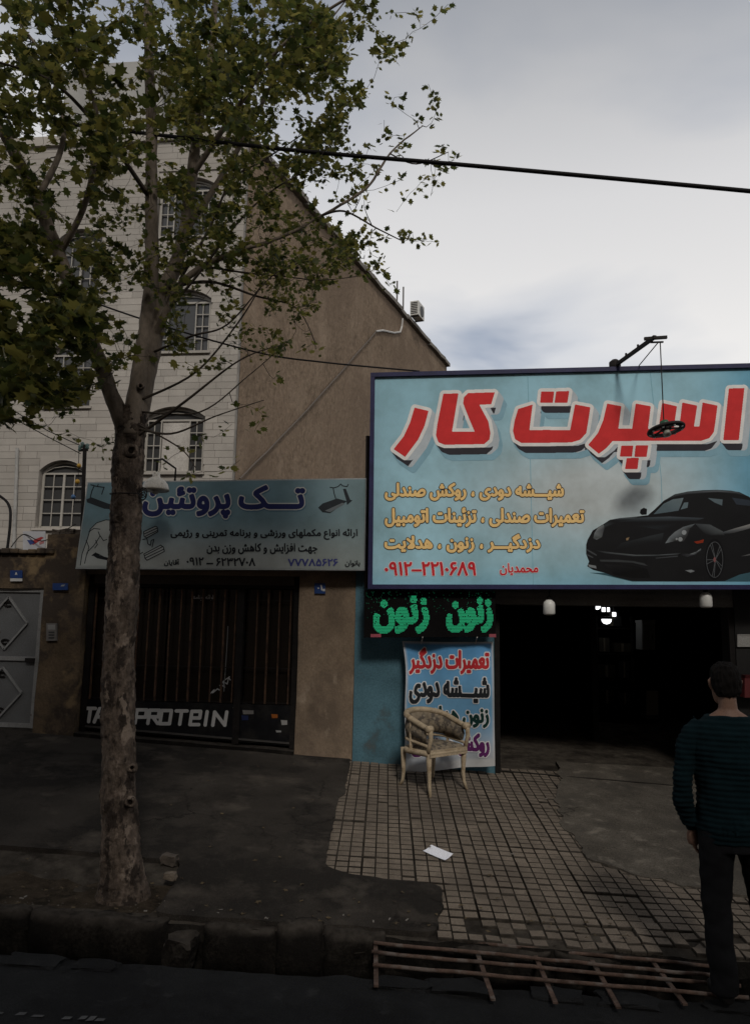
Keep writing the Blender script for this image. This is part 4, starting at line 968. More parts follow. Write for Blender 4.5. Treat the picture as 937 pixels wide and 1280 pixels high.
for k, (zz, xo, w, h, colr) in enumerate([(.92, .1, .2, .22, (.03, .024, .018)), (.92, .38, .18, .18, (.05, .05, .055)), (1.32, .08, .25, .2, (.06, .05, .035)), (1.32, .4, .15, .26, (.05, .055, .06)), (1.72, .1, .16, .22, (.10, .09, .07)), (1.72, .33, .26, .14, (.10, .085, .06)), (2.12, .15, .3, .16, (.06, .06, .06))]):
    t = thing('carton', ['lower left carton on the bottom rack shelf', 'lower right carton on the bottom rack shelf', 'wide carton on the second rack shelf', 'tall narrow carton on the second rack shelf', 'pale carton at left of the third rack shelf', 'pale flat carton at right of the third rack shelf', 'carton on the top shelf of the rack'][k]+' inside workshop', 'carton', (pL[0]+xo+w/2, 12.75, zz+.001), 'cartons on the workshop rack')
    x = pL[0]+xo; MB().box(x, x+w, 12.60, 12.9, zz+.022, zz+.022+h).build('box_body', plain('carton%d' % k, tuple(q*.45 for q in colr), .9), t); MB().box(x+w*.42, x+w*.58, 12.596, 12.599, zz+.03, zz+.018+h).build('tape', plain('tape', (.12, .10, .07), .5), t)
t = thing('standing_board', 'narrow pale board standing on the workshop floor', 'board', P(815, 898, 11)); MB().hexa(pxbox(808, 864, 822, 894, 11, .06)).build('panel', plain('board_dim', (.07, .06, .045), .8), t); MB().hexa(pxbox(807, 894, 823, 899, 10.97, .3)).build('foot', DARKM, t)
# lit lamps deep in the workshop
LED = plain('lamp_lit', (.9, .9, .9), .4, emit=(.95, .97, 1), es=3)
for (px, py, r, lab) in [(745.5, 757.5, .055, 'lit round ceiling lamp just under the shutter housing'), (757.5, 774, .075, 'lower and larger lit half round lamp inside the workshop')]:
    Yl = 12.2; c = Vector(P(px, py, Yl)); t = thing('ceiling_lamp', lab, 'lamp', c)
    MB().lathe(c, [(r, 0), (r*.92, -r*.45), (r*.6, -r*.85), (.004, -r)], 16).build('diffuser', LED, t, True)
    MB().lathe(c+Vector((0, 0, .004)), [(r*1.1, 0), (r*1.1, .03), (.012, .04), (.012, 2.95-c.z)], 12).build('fitting', DARKM, t)
for (px, py, lab) in [(756.5, 762, 'small lit twin lamp above the half round lamp'), (767, 768, 'small lit square lamp right of the half round lamp')]:
    Yl = 12.6; c = Vector(P(px, py, Yl)); t = thing('wall_lamp', lab, 'lamp', c)
    for dx in ((-.033, .033) if px < 760 else (0,)): MB().box(c.x+dx-.024, c.x+dx+.024, Yl-.02, Yl+.02, c.z-.032, c.z+.032).build('diffuser', LED, t)
    MB().box(c.x-.07, c.x+.07, Yl+.021, Yl+.05, c.z-.05, c.z+.05).build('backplate', DARKM, t); MB().tube([c+Vector((0, .035, .05)), c+Vector((0, .035, 2.95-c.z))], .01, 6).build('stem', DARKM, t)
t = thing('wall_plate', 'pale rectangular plate on the dark pier behind the person', 'plate', P(930, 801, WY-.07)); MB().hexa(pxbox(921, 793, 946, 808.5, WY-.075, .02)).build('panel', mat('plate_pale', (.30, .29, .27), .6, .1, 5), t); MB().hexa(pxbox(922, 794, 945, 795, WY-.078, .003)).build('rim', plain('plate_rim', (.2, .19, .18), .5), t)
t = thing('red_container', 'dark red container on the pier at the right edge', 'container', P(938, 875, WY-.2)); MB().hexa(pxbox(930, 848, 950, 872, WY-.2, .14)).build('body', plain('dark_red', (.10, .012, .012), .6), t); MB().hexa(pxbox(931, 844, 949, 848, WY-.19, .12)).build('lid', plain('dark_red2', (.05, .01, .01), .6), t)

# ------------------------------------------------------------------ the billboard
BY = 8.66
bb = thing('billboard', 'large light blue billboard with red Persian title and a black sports car picture', 'billboard', P(740, 733, BY+.1))
TL, TR, BR, BL = (466, 469.5), (1030, 455.5), (1030, 734.2), (462.7, 733.5)
def q3(p, dy=0): return P(p[0], p[1], BY)+np.array([0, dy, 0])
FRM = mat('frame_navy', (.022, .022, .075), .5, .2, 5, .1, 40)
MB().hexa([q3(BL, .005), q3(BR, .005), q3(BR, .17), q3(BL, .17), q3(TL, .005), q3(TR, .005), q3(TR, .17), q3(TL, .17)]).build('sign_box', mat('sheet_back', (.2, .2, .21), .6), bb)
a, b, c_, d_ = [Vector(q3(p)) for p in (TL, TR, BR, BL)]; fw_ = .05
f1 = MB()
for p, q in ((a, b), (d_, c_)): f1.bar(p+Vector((-.025, -.005, 0)), q+Vector((.025, -.005, 0)), .06, fw_, (0, 0, 1))
for p, q in ((a-Vector((0, 0, .026)), d_+Vector((0, 0, .026))), (b-Vector((0, 0, .026)), c_+Vector((0, 0, .026)))): f1.bar(p+Vector((0, -.004, 0)), q+Vector((0, -.004, 0)), fw_, .058, (0, 1, 0))
f1.build('frame', FRM, bb)
for x in (-.5, 1.6, 3.6):
    MB().bar((x, BY+.171, 2.9), (x, WY, 2.95), .05, .05).build('support', DARKM, bb); MB().bar((x, BY+.171, 4.6), (x, WY, 4.5), .05, .05).build('support', DARKM, bb)
def c1(x, y):
    base = mixv((.35, .60, .70), (.37, .62, .72), sst(470, 560, y))
    wv = .07*math.sin(x*.010+y*.013)+.04*math.sin(x*.05); base = tuple(v*(1+wv) for v in base)
    g = math.exp(-(((x-745)/130)**2+((y-615)/62)**2)); base = mixv(base, (.72, .71, .68), .72*min(1, g*1.15))
    base = mixv(base, (.12, .38, .55), .85*sst(850, 960, x)); base = mixv(base, (.22, .52, .68), .5*sst(700, 735, y)); return base
grad_panel('sign_print', [(466.5, 470.5), (1029, 457), (1029, 733.5), (463.3, 733)], BY, c1, bb, 90, 44, .002)
B3 = BY-.003
# two thin darker lines down the print
for l in ([(659, 468), (662, 560), (666, 731)], [(812, 465), (818, 520), (826, 600), (829, 730)]): strokes_px('thin_line', [l], .8, B3, bb, plain('ink_line', (.25, .48, .57), .6), lift=.0002, cell=.35)
# big title, traced letter by letter
z1, z2 = (450, 440, 3.748), (687, 400, 3.748)
def tr(l, z): return np.array([(z[0]+x/z[2], z[1]+y/z[2]) for x, y in l])
TITLE = [tr([(255, 262), (318, 277), (300, 345), (270, 410), (210, 490), (158, 455), (205, 395), (235, 330)], z1),
         tr([(390, 197), (458, 195), (428, 375), (538, 375), (510, 310), (483, 240), (487, 212), (505, 194), (628, 190), (612, 243), (555, 246), (598, 325), (608, 380), (603, 410), (580, 430), (395, 433), (367, 422), (356, 390), (362, 340)], z1),
         tr([(848, 187), (906, 186), (900, 237), (843, 237)], z1), tr([(30, 336), (88, 334), (80, 386), (22, 387)], z2),
         np.vstack([tr([(740, 268), (805, 248), (790, 368), (890, 366)], z1), tr([(0, 517), (95, 517), (106, 460), (118, 397), (187, 410), (178, 470), (168, 530), (140, 560), (100, 572), (0, 573)], z2), tr([(890, 424), (755, 425), (726, 408), (716, 370), (724, 320)], z1)]),
         tr([(268, 393), (332, 405), (318, 510), (385, 511), (402, 393), (470, 405), (457, 511), (510, 511), (525, 390), (592, 405), (578, 503), (606, 503), (620, 388), (687, 402), (672, 500), (700, 500), (715, 388), (782, 402), (772, 480), (765, 525), (745, 552), (705, 565), (480, 564), (292, 566), (262, 600), (228, 625), (180, 585), (225, 530), (250, 470)], z2),
         tr([(335, 590), (388, 590), (382, 638), (328, 638)], z2), tr([(402, 588), (458, 588), (450, 640), (396, 640)], z2), tr([(360, 648), (414, 647), (408, 697), (352, 697)], z2),
         tr([(838, 322), (908, 320), (882, 562), (812, 562)], z2)]
cell = .38; gx, gy = 478, 474; nx, ny = int(480/cell), int(150/cell)
def loopdir(l): return l if np.sum(l[:, 0]*np.roll(l[:, 1], -1)-np.roll(l[:, 0], -1)*l[:, 1]) > 0 else l[::-1]
km = fill_loops([loopdir(l) for l in TITLE], gx, gy, nx, ny, cell)
km = dilate(km, 1)
ol = dilate(km, 4.3/cell); vx, vy = 6.4, 8.2
ext = sweep(ol, vx/cell, vy/cell); drk = ext & ~ol & sweep(ol, 0, 9.5/cell) & ~sweep(ol, 7.0/cell, 0)
side = ext & ~ol & ~drk
soft = shift(dilate(ext, 2), int(4/cell), int(7/cell))
put_mask('title_soft_shadow', soft, gx, gy, cell, plain('ink_soft', (.27, .46, .55), .6), bb, B3-.0006)
split_islands(put_mask('title_side', dilate(side, 1), gx, gy, cell, plain('ink_side', (.52, .57, .60), .5), bb, B3-.0012))
split_islands(put_mask('title_underside', drk, gx, gy, cell, plain('ink_under', (.045, .042, .05), .5), bb, B3-.0018))
split_islands(put_mask('title_outline', ol, gx, gy, cell, plain('ink_outline', (.86, .83, .79), .5), bb, B3-.0024))
split_islands(put_mask('title_letters', km, gx, gy, cell, plain('ink_red', (.68, .045, .045), .5), bb, B3-.003))
OCH = plain('ink_ochre', (.95, .63, .26), .5); DOUT = plain('ink_dark_outline', (.05, .035, .03), .5); REDI = plain('ink_red2', (.60, .03, .04), .5); PINK = plain('ink_pink', (.85, .70, .68), .5)
for txt, box in [('شیـــشه دودی ، روکش صندلی', (480.5, 704.5, 603, 626)), ('تعمیرات صندلی ، تزئینات اتومبیل', (480.5, 730, 634, 659)), ('دزدگیـــر ، زنون ، هدلایت', (480, 675, 667, 691))]:
    letter_line('service_line', txt, box, B3, bb, OCH, bold=1.0, outline=1.0, om=DOUT)
letter_line('phone_number', '۰۹۱۲–۲۲۱۰۶۸۹', (480, 595, 702, 720), B3, bb, REDI, bold=.85, outline=.8, om=PINK, persian=False)
letter_line('owner_name', 'محمدیان', (624, 672.5, 703.5, 719.5), B3, bb, REDI, bold=.6, outline=.7, om=PINK)
# the printed car
o7, k7 = (720, 600), 4.318
def car(pts, colr, lift, nm='car_picture'): return poly_px(nm, pts, B3, bb, cols=colr, org=o7, sc_=k7, lift=lift)
BK = (.012, .012, .013)
car([(70, 500), (160, 515), (300, 548), (1290, 548), (1290, 480), (900, 500), (300, 505)], (.05, .12, .15), .0004)
car([(52, 350), (60, 322), (88, 272), (150, 235), (180, 215), (235, 205), (300, 200), (385, 190), (420, 160), (470, 112), (530, 77), (600, 62), (680, 55), (760, 53), (830, 57), (880, 66), (930, 90), (990, 130), (1060, 170), (1150, 190), (1230, 240), (1260, 330), (1240, 420), (1180, 470), (1000, 485), (880, 510), (800, 545), (700, 548), (500, 548), (300, 545), (200, 520), (150, 500), (90, 485), (58, 465), (68, 440), (52, 400)], BK, .0008)
car([(345, 160), (362, 150), (380, 156), (378, 186), (352, 188), (342, 178)], BK, .0008)
car([(415, 185), (470, 128), (520, 104), (577, 96), (565, 130), (550, 165), (500, 173)], [(.10, .14, .16), (.13, .18, .2), (.15, .20, .22), (.17, .22, .24), (.15, .2, .22), (.12, .16, .18), (.10, .14, .16)], .0014)
car([(561, 160), (580, 122), (603, 120), (598, 150)], (.14, .19, .21), .0014); car([(708, 97), (788, 105), (785, 138), (745, 122)], (.12, .16, .18), .0014); car([(838, 95), (930, 108), (990, 145), (862, 132)], (.035, .045, .06), .0014)
car([(230, 228), (330, 203), (500, 197), (690, 205), (640, 222), (560, 232), (480, 275), (400, 260), (300, 245)], [BK, (.06, .075, .085), (.085, .10, .115), (.05, .06, .07), BK, BK, BK, (.02, .024, .027), BK], .0012)
car([(478, 342), (500, 308), (530, 280), (575, 253), (640, 235), (612, 262), (598, 300), (577, 332), (530, 330)], [(.22, .25, .26), (.16, .18, .19), (.2, .22, .23), (.15, .17, .18), (.12, .14, .15), (.03, .03, .03), (.04, .04, .04), (.05, .05, .05), (.04, .04, .04)], .0016)
for cx_, cy_, r_2 in ((580, 283, 13), (560, 320, 12), (540, 318, 6)): car([(cx_+r_2*math.cos(a_), cy_+r_2*math.sin(a_)) for a_ in np.linspace(0, 5.9, 12)], (.33, .35, .36), .002)
car([(90, 315), (97, 285), (115, 258), (147, 240), (150, 262), (137, 308), (108, 323)], [(.07, .08, .08), (.2, .22, .23), (.26, .28, .28), (.2, .22, .22), (.06, .06, .07), (.10, .11, .11), (.16, .17, .18)], .0016)
car([(90, 378), (180, 390), (320, 404), (440, 404), (560, 394), (560, 404), (440, 414), (300, 412), (150, 396)], [BK, (.10, .115, .12), (.17, .19, .2), (.15, .17, .18), (.05, .055, .06), BK, (.02, .022, .024), (.03, .033, .035), BK], .0016)
car([(548, 398), (610, 400), (650, 385), (672, 368), (672, 380), (640, 402), (600, 414), (560, 408)], [BK, (.25, .28, .29), (.3, .33, .34), (.12, .14, .15), BK, (.06, .06, .07), (.05, .055, .06), BK], .0016)
car([(125, 430), (220, 430), (310, 438), (365, 450), (385, 464), (360, 460), (300, 446), (130, 440)], (.055, .06, .063), .0016); car([(424, 420), (545, 408), (548, 414), (430, 424)], (.06, .065, .07), .0016)
car([(632, 333), (660, 328), (687, 320), (682, 338), (650, 344)], (.30, .035, .012), .0018); car([(268, 314), (285, 309), (278, 325), (268, 326)], (.32, .22, .12), .0018)
car([(585, 488), (620, 484), (638, 492), (615, 500)], (.25, .27, .28), .0018); car([(60, 455), (105, 463), (108, 478), (70, 470)], (.24, .26, .27), .0018)
for q in ([(55, 372), (85, 388), (110, 404), (108, 410), (80, 395), (56, 380)], [(55, 398), (90, 416), (90, 422), (58, 408)]): car(q, (.07, .075, .08), .0018)
car([(785, 282), (850, 262), (945, 235), (1040, 225), (1040, 240), (945, 258), (850, 285), (800, 293)], [(.08, .09, .1), (.22, .22, .21), (.33, .32, .3), (.2, .2, .2), (.1, .1, .1), (.14, .14, .14), (.05, .05, .05), BK], .0016)
car([(885, 412), (945, 396), (1000, 390), (1000, 397), (945, 405)], (.12, .12, .12), .0016)
car([(180, 216), (240, 206), (330, 200), (300, 212), (215, 232), (150, 262), (140, 250)], [BK, (.10, .12, .13), (.12, .14, .15), (.03, .035, .04), BK, BK, (.05, .06, .065)], .0014)
car([(470, 114), (530, 79), (600, 64), (760, 55), (860, 63), (930, 90), (860, 74), (760, 66), (600, 76), (535, 90)], [BK, (.07, .08, .085), (.10, .11, .12), (.12, .13, .14), (.10, .11, .12), BK, (.02, .02, .022), (.025, .027, .03), (.025, .027, .03), BK], .0012)
car([(640, 235), (720, 240), (790, 278), (800, 300), (770, 300), (720, 300), (690, 330), (690, 290)], [(.05, .055, .06), (.085, .095, .10), (.10, .11, .115), BK, BK, BK, BK, BK], .0012)
car([(150, 455), (300, 462), (380, 480), (400, 530), (300, 530), (200, 510)], [(.02, .02, .022), (.006, .006, .006), (.006, .006, .006), (.006, .006, .006), (.006, .006, .006), (.004, .004, .004)], .0011)
car([(400, 300), (470, 285), (460, 330), (330, 392), (200, 380), (240, 340)], [(.035, .04, .043), (.03, .035, .038), BK, BK, BK, (.02, .022, .024)], .0010)
for cx_, sx in ((745, 1.0), (1120, .8)):
    W_ = [(cx_+sx*54*math.cos(a_), 428+112*math.sin(a_)) for a_ in np.linspace(0, 6.1, 26)]; car(W_, (.006, .006, .007), .0018)
    ring = [[(cx_+sx*44*math.cos(a_), 430+96*math.sin(a_)) for a_ in np.linspace(0, 6.29, 30)]]
    for k in range(5):
        a_ = k*1.2566+.5
        for da in (-.12, .12): ring.append([(cx_+4, 430), (cx_+sx*42*math.cos(a_+da), 430+92*math.sin(a_+da))])
    strokes_px('car_picture', ring, .75, B3, bb, plain('ink_rim', (.10, .105, .11), .5), o7, k7, .0024, cell=.28)
    car([(cx_+7*math.cos(a_), 430+14*math.sin(a_)) for a_ in np.linspace(0, 5.9, 10)], (.25, .1, .1), .0028)
# wall bits between the two signs
mb = MB().tube([P(459.5, 545, 9.0), P(459, 600, 9.0), P(458, 735, 9.0)], .025, 8); tag(mb.build('conduit', plain('conduit_dark', (.035, .028, .024), .7), None), 'thin dark conduit in the gap between the two shop signs', 'pipe')
# roof bracket with the hanging ring lamp
bk = thing('lamp_bracket', 'dark steel arm rising from the billboard top with a short crossbar', 'bracket', P(767, 459, BY))
pf = Vector(P(768, 457, BY+.02)); ptip = Vector(P(818, 421, 7.9)); DK = plain('steel_dark', (.03, .026, .025), .6)
MB().bar(pf, ptip, .035, .035).build('arm', DK, bk)
MB().bar(Vector(P(804.5, 423.5, 7.93)), Vector(P(833, 421.5, 7.93)), .03, .03).build('crossbar', DK, bk); MB().bar(Vector(P(812.5, 428, 7.95)), Vector(P(828.5, 427.5, 7.95)), .016, .016).build('lower_crossbar', DK, bk)
MB().lathe(pf-Vector((0, 0, .03)), [(.06, 0), (.065, .02), (.065, .07), (.03, .10)], 12).build('foot', DK, bk); 
for t_ in (.3, .6): q = pf.lerp(ptip, t_); MB().tube([q, q+Vector((0, 0, .05))], .012, 6).build('clamp', DK, bk)
MB().tube([Vector(P(822, 428, 7.95)), Vector(P(798, 457, BY))], .006, 5).build('stay_wire', DK, bk)
rl = thing('ring_lamp', 'dark round ring lamp hanging on a wire in front of the billboard title', 'lamp', P(832, 537, 7.95))
c = Vector(P(831.8, 537, 7.95)); axis = Vector((-.16, .13, .97)).normalized()
n = 28; mb = MB().lathe(c, [(.135, -.014), (.188, -.012), (.192, .004), (.182, .018), (.14, .016), (.135, -.014)], 32, axis, caps=False); mb.build('ring', DK, rl, True)
u = axis.orthogonal().normalized(); w = axis.cross(u)
for k in range(6): e = u*math.cos(k*1.047+.4)+w*math.sin(k*1.047+.4); MB().bar(c+e*.03+axis*.012, c+e*.14, .022, .012, axis).build('spoke', DK, rl)
mb = MB().lathe(c, [(.055, -.005), (.05, .03), (.035, .045)], 14, axis); mb.build('hub', DK, rl, True)
MB().lathe(c+axis*.046, [(.045, 0), (.05, .02), (.04, .05), (.012, .06)], 12, axis).build('driver', plain('driver_green', (.02, .10, .05), .5), rl, True)
MB().lathe(c, [(.03, -.075), (.038, -.06), (.036, -.004)], 12, axis).build('bulb', plain('bulb_pale', (.34, .33, .28), .4), rl, True)
for k in range(9): e = u*math.cos(k*.698)+w*math.sin(k*.698); MB().lathe(c+e*.162-axis*.015, [(.011, -.012), (.013, 0)], 8, axis).build('led_lens', plain('lens_white', (.45, .45, .44), .3), rl)
MB().tube([c+axis*.1, c+axis*.1+(Vector(P(824.5, 428, 7.95))-(c+axis*.1))*.5, Vector(P(824.5, 428, 7.95))], .006, 5).build('wire', DK, rl)
# white bulbs under the billboard
for px, py, lab in [(686, 769, 'white bulb hanging under the billboard nearest the LED sign'), (882, 760, 'white bulb hanging under the billboard at right, above the person')]:
    c = Vector(P(px, py, 8.75)); t = thing('hanging_bulb', lab, 'bulb', c, 'white bulbs under the billboard')
    MB().lathe(c, [(.03, 0), (.055, .006), (.066, .02), (.066, .12), (.058, .145), (.035, .165), (.03, .17)], 18).build('bulb_body', plain('bulb_white', (.62, .61, .57), .35), t, True)
    MB().lathe(c+Vector((0, 0, .171)), [(.024, 0), (.024, .04), (.008, .05)], 12).build('socket', DARKM, t); MB().tube([c+Vector((0, 0, .22)), Vector(P(px+1, 736, 8.75))], .006, 5).build('wire', CABLE, t)
# ------------------------------------------------------------------ LED sign
LD = 8.74
ls = thing('led_sign', 'black LED panel with glowing green Persian letters below the billboard', 'sign', P(537, 797, LD+.04))
MB().hexa([P(454.5, 797, LD), P(619, 796, LD), P(619, 796, LD)+np.array([0, .09, 0]), P(454.5, 797, LD)+np.array([0, .09, 0]), P(455, 737, LD), P(619, 739, LD), P(619, 739, LD)+np.array([0, .09, 0]), P(455, 737, LD)+np.array([0, .09, 0])]).build('casing', mat('led_casing', (.006, .0055, .0055), .8, .2, 5, spec=.05), ls)
for x0_, x1_ in ((463, 476), (611, 619.5)): MB().hexa(pxbox(x0_, 792.5, x1_, 796.5, LD-.004, .003)).build('end_tag', plain('tag_pink', (.30, .06, .08), .6), ls)
GRN = plain('led_green', (.005, .06, .03), .4, emit=(.02, .42, .18), es=.95); GRN2 = plain('led_dim', (.01, .05, .03), .4, emit=(.02, .3, .15), es=.16)
cellp = 1.28; v = MB(); v2 = MB()
mk = []
for txt, box in [('زنون', (557, 616, 746, 791)), ('زنون', (465.5, 536.5, 744, 792))]:
    k_, gx_, gy_, cc = text_mask(txt, *box, bold=2.5, cell=.32, pad=4); mk.append((k_, gx_, gy_, cc))
for j in range(int(58/cellp)):
    for i in range(int(160/cellp)):
        x = 458+i*cellp; y = 740+j*cellp+.25*(i*cellp/160); on = False
        for k_, gx_, gy_, cc in mk:
            a_, b_ = int((y-gy_)/cc), int((x-gx_)/cc)
            if 0 <= a_ < k_.shape[0] and 0 <= b_ < k_.shape[1] and k_[a_, b_]: on = True
        tgt = None
        if on and random.random() > .03: tgt = v
        elif (not on) and j < 30 and random.random() < .075*(1-j/32): tgt = v2
        if tgt is not None:
            h = .43 if j % 3 else .30
            q = PV([x-.46, x+.46, x+.46, x-.46], [y+h, y+h, y-h, y-h], LD-.003); tgt.add([tuple(p) for p in q], [(0, 1, 2, 3)])
v.build('lit_letters', GRN, ls, fix=False); v2.build('stray_leds', GRN2, ls, fix=False)
for x_ in (500, 577): MB().tube([P(x_, 738, LD+.04), P(x_, 731, LD+.04)], .012, 6).build('hanger', DARKM, ls)
# ------------------------------------------------------------------ fabric banner
BN = 8.88
bn = thing('banner', 'light blue fabric banner with red, black and purple Persian lettering behind the armchair', 'banner', P(560, 962, BN))
def bwave(p):                                              # gentle folds of the cloth, shared by print and cloth
    return .035*np.sin(p[:, 0]*6.5+p[:, 2]*2.0)+.02*np.sin(p[:, 2]*7+1)+.015*np.sin(p[:, 0]*14)
def bn_map(px, py, lift):
    W = PV(px, py, BN); W[:, 1] += bwave(W)-lift; return W
def cb_(x, y):
    c = mixv((.10, .30, .56), (.16, .36, .57), sst(800, 880, y)); return mixv(c, (.38, .40, .43), sst(890, 950, y))
nx, ny = 28, 40; pts = []; cols = []
for j in range(ny+1):
    for i in range(nx+1):
        u_, v_ = i/nx, j/ny; xl = 502.5+5*math.sin(v_*3.3)+1.5*math.sin(v_*9); xr_ = 616+2.2*v_; yt = 801.5+.8*math.sin(u_*3)+.5*u_; yb = 966-9.5*u_
        edge = min(i, nx-i, j, ny-j) == 0; pts.append((xl+(xr_-xl)*u_, yt+(yb-yt)*v_)); cols.append((.50, .50, .50) if (edge or j >= ny-2) else cb_(0, pts[-1][1]))
Wb = bn_map([p[0] for p in pts], [p[1] for p in pts], 0.0); k = nx+1
clo = flat_obj('cloth', ([tuple(p) for p in Wb], [(j*k+i, j*k+i+1, (j+1)*k+i+1, (j+1)*k+i) for j in range(ny) for i in range(nx)]), PRINT, bn)
at = clo.data.color_attributes.new('Col', 'FLOAT_COLOR', 'POINT')
for i, c in enumerate(cols): at.data[i].color = (*c, 1)
clo.data.polygons.foreach_set('use_smooth', [True]*len(clo.data.polygons))
def bn_text(txt, box, m, bold, outl=1.3):
    k_, gx_, gy_, cc = text_mask(txt, *box, bold=bold, cell=.36)
    for nm, mk_, mm, lf in (('lettering', k_, m, .0075), ('lettering_outline', dilate(k_, outl/cc), plain('ink_white', (.60, .60, .60), .6), .005)):
        flat_obj(nm, field_mesh(blur(mk_, 1), .5, gx_, gy_, cc, lambda q, lf=lf: bn_map(q[:, 0], q[:, 1], lf), merge=False), mm, bn)
bn_text('تعمیرات دزدگیر', (511, 611.5, 809, 843), plain('ink_red3', (.40, .025, .03), .6), 1.25)
bn_text('شیـــشه دودی', (511, 611.5, 846, 880), plain('ink_black', (.02, .022, .025), .5), 1.35)
bn_text('زنون هدلایت', (516, 611, 882, 910), plain('ink_green', (.010, .035, .03), .5), 1.25)
bn_text('روکش', (571, 611.5, 916, 946), plain('ink_purple', (.10, .02, .10), .5), 1.3); bn_text('صندلی', (514, 566, 916, 946), plain('ink_purple', (.10, .02, .10), .5), 1.3)
for x_ in (526, 594): MB().tube([tuple(bn_map([x_], [805], .004)[0]), tuple(bn_map([x_+1], [800], .01)[0]), tuple(P(x_+2, 796.5, LD-.005))], .006, 5).build('tie', CABLE_W, bn)

# ================================================================== armchair
def build_chair():
    c = Vector((-.21, 8.31, 0)); f = Vector((.72, -.69, 0)).normalized(); e = Vector((-f.y, f.x, 0)); up = Vector((0, 0, 1)); g0 = zg(c.x, c.y)
    ch = thing('armchair', 'worn cream wooden armchair with curved back and mottled brown upholstery', 'armchair', (c.x, c.y, g0))
    def L(a, b, h): p = c+e*a+f*b; return Vector((p.x, p.y, g0+h))
    WOOD = mat('cream_wood', (.38, .30, .20), .65, .2, 9, .2, 50, .35, stain=(.20, .14, .075), stain_scale=11, stain_lo=.52, stain_hi=.68)
    UPH = mat('upholstery', (.21, .17, .122), .95, .3, 14, .6, 120, .05, stain=(.085, .072, .06), stain_scale=17, stain_lo=.48, stain_hi=.56, stain2=(.22, .185, .14), s2scale=22, s2lo=.58, s2hi=.64)
    for a, b in ((-.25, .20), (.25, .20), (-.22, -.21), (.22, -.21)):
        gz = zg(*(c+e*a+f*b).xy)-g0; sgn = 1 if a > 0 else -1; k = 1 if b > 0 else -1
        pts = [L(a*1.06, b*1.12+.012*k, gz), L(a*1.0, b*1.04, .07), L(a*.98, b, .16), L(a, b*1.0, .28), L(a*1.02, b, .40)]
        MB().tube(pts, [.016, .017, .020, .026, .030], 8).build('leg', WOOD, ch, True)
    def U(t):                                             # horseshoe plan, t 0..1
        if t < .22: return (-.27, .21-(t/.22)*.26)
        if t > .78: return (.27, -.05+((t-.78)/.22)*.26)
        a = math.pi*(t-.22)/.56; return (-.27*math.cos(a), -.05-.21*math.sin(a))
    def railz(t): return .63+.135*math.sin(math.pi*t)**1.3
    ts = np.linspace(0, 1, 41)
    MB().tube([L(*U(t), railz(t)) for t in ts], [.026+.006*math.sin(math.pi*t) for t in ts], 10).build('arm_rail', WOOD, ch, True)
    MB().tube([L(*U(t), .385) for t in ts]+[L(*U(0), .385)], .030, 8).build('seat_rail', WOOD, ch, True)
    MB().bar(L(-.27, .21, .385), L(.27, .21, .385), .05, .07).build('front_rail', WOOD, ch)
    MB().tube([L(U(t)[0]*.99, U(t)[1], .455+.05*math.sin(math.pi*t)) for t in ts], .016, 8).build('lower_back_rail', WOOD, ch, True)
    for t, s in ((0, -1), (1, 1)):
        a, b = U(t)
        MB().tube([L(a, b, .40), L(a, b+.015, .47), L(a, b+.035, .53), L(a, b+.03, .59), L(a, b+.005, .625)], [.024, .020, .022, .026, .034], 8).build('arm_post', WOOD, ch, True)
        MB().lathe(L(a, b+.012, .628)-e*.035, [(.012, 0), (.036, .004), (.036, .066), (.012, .07)], 12, e).build('arm_scroll', WOOD, ch, True)
    for t in (.22, .5, .78): MB().tube([L(*U(t), .40), L(*U(t), railz(t)-.01)], .017, 6).build('back_post', WOOD, ch)
    mb = MB(); n = 36; prof = [(0, .0), (.03, .012), (.045, .5), (.03, .985), (0, 1), (-.018, .5)]; tt = np.linspace(.03, .97, n)
    for t in tt:
        a, b = U(t); z0 = .475+.05*math.sin(math.pi*t); z1 = railz(t)-.02; m_ = Vector((a, b+.05)).normalized()
        for dd, hh in prof: q = L(a-m_.x*dd, b-m_.y*dd, z0+(z1-z0)*hh); mb.v.append(tuple(q))
    k = len(prof)
    for i in range(n-1):
        for j in range(k): p = i*k+j; p2 = i*k+(j+1) % k; mb.f.append((p, p2, p2+k, p+k))
    mb.f.append(tuple(range(k))); mb.f.append(tuple(range((n-1)*k, n*k)))
    mb.build('back_upholstery', UPH, ch, True)
    mb = MB(); N_ = 14
    for j in range(N_+1):
        for i in range(N_+1):
            u, v = i/N_*2-1, j/N_*2-1; lim = .245*(1 if v > -.2 else math.sqrt(max(0.05, 1-((-.2-v)/.86)**2)))
            edge = max(abs(u), abs(v)); h = .462-.045*max(0, edge-.72)/.28*max(0, edge-.72)/.28+.012*math.cos(u*2)*math.cos(v*2)+.006*mnoise.noise(Vector((u*2, v*2, 3)))
            mb.v.append(tuple(L(u*lim, v*.215+.01, h)))
    for j in range(N_):
        for i in range(N_): p = j*(N_+1)+i; mb.f.append((p, p+1, p+N_+2, p+N_+1))
    rim = [i for i in range(N_+1)]+[(j+1)*(N_+1)-1 for j in range(1, N_+1)]+[N_*(N_+1)+i for i in range(N_-1, -1, -1)]+[j*(N_+1) for j in range(N_-1, 0, -1)]
    b0 = len(mb.v)
    for r in rim: x, y, z = mb.v[r]; mb.v.append((x, y, g0+.375))
    for i in range(len(rim)): j = (i+1) % len(rim); mb.f.append((rim[i], rim[j], b0+j, b0+i))
    mb.build('seat_cushion', UPH, ch, True)
build_chair()

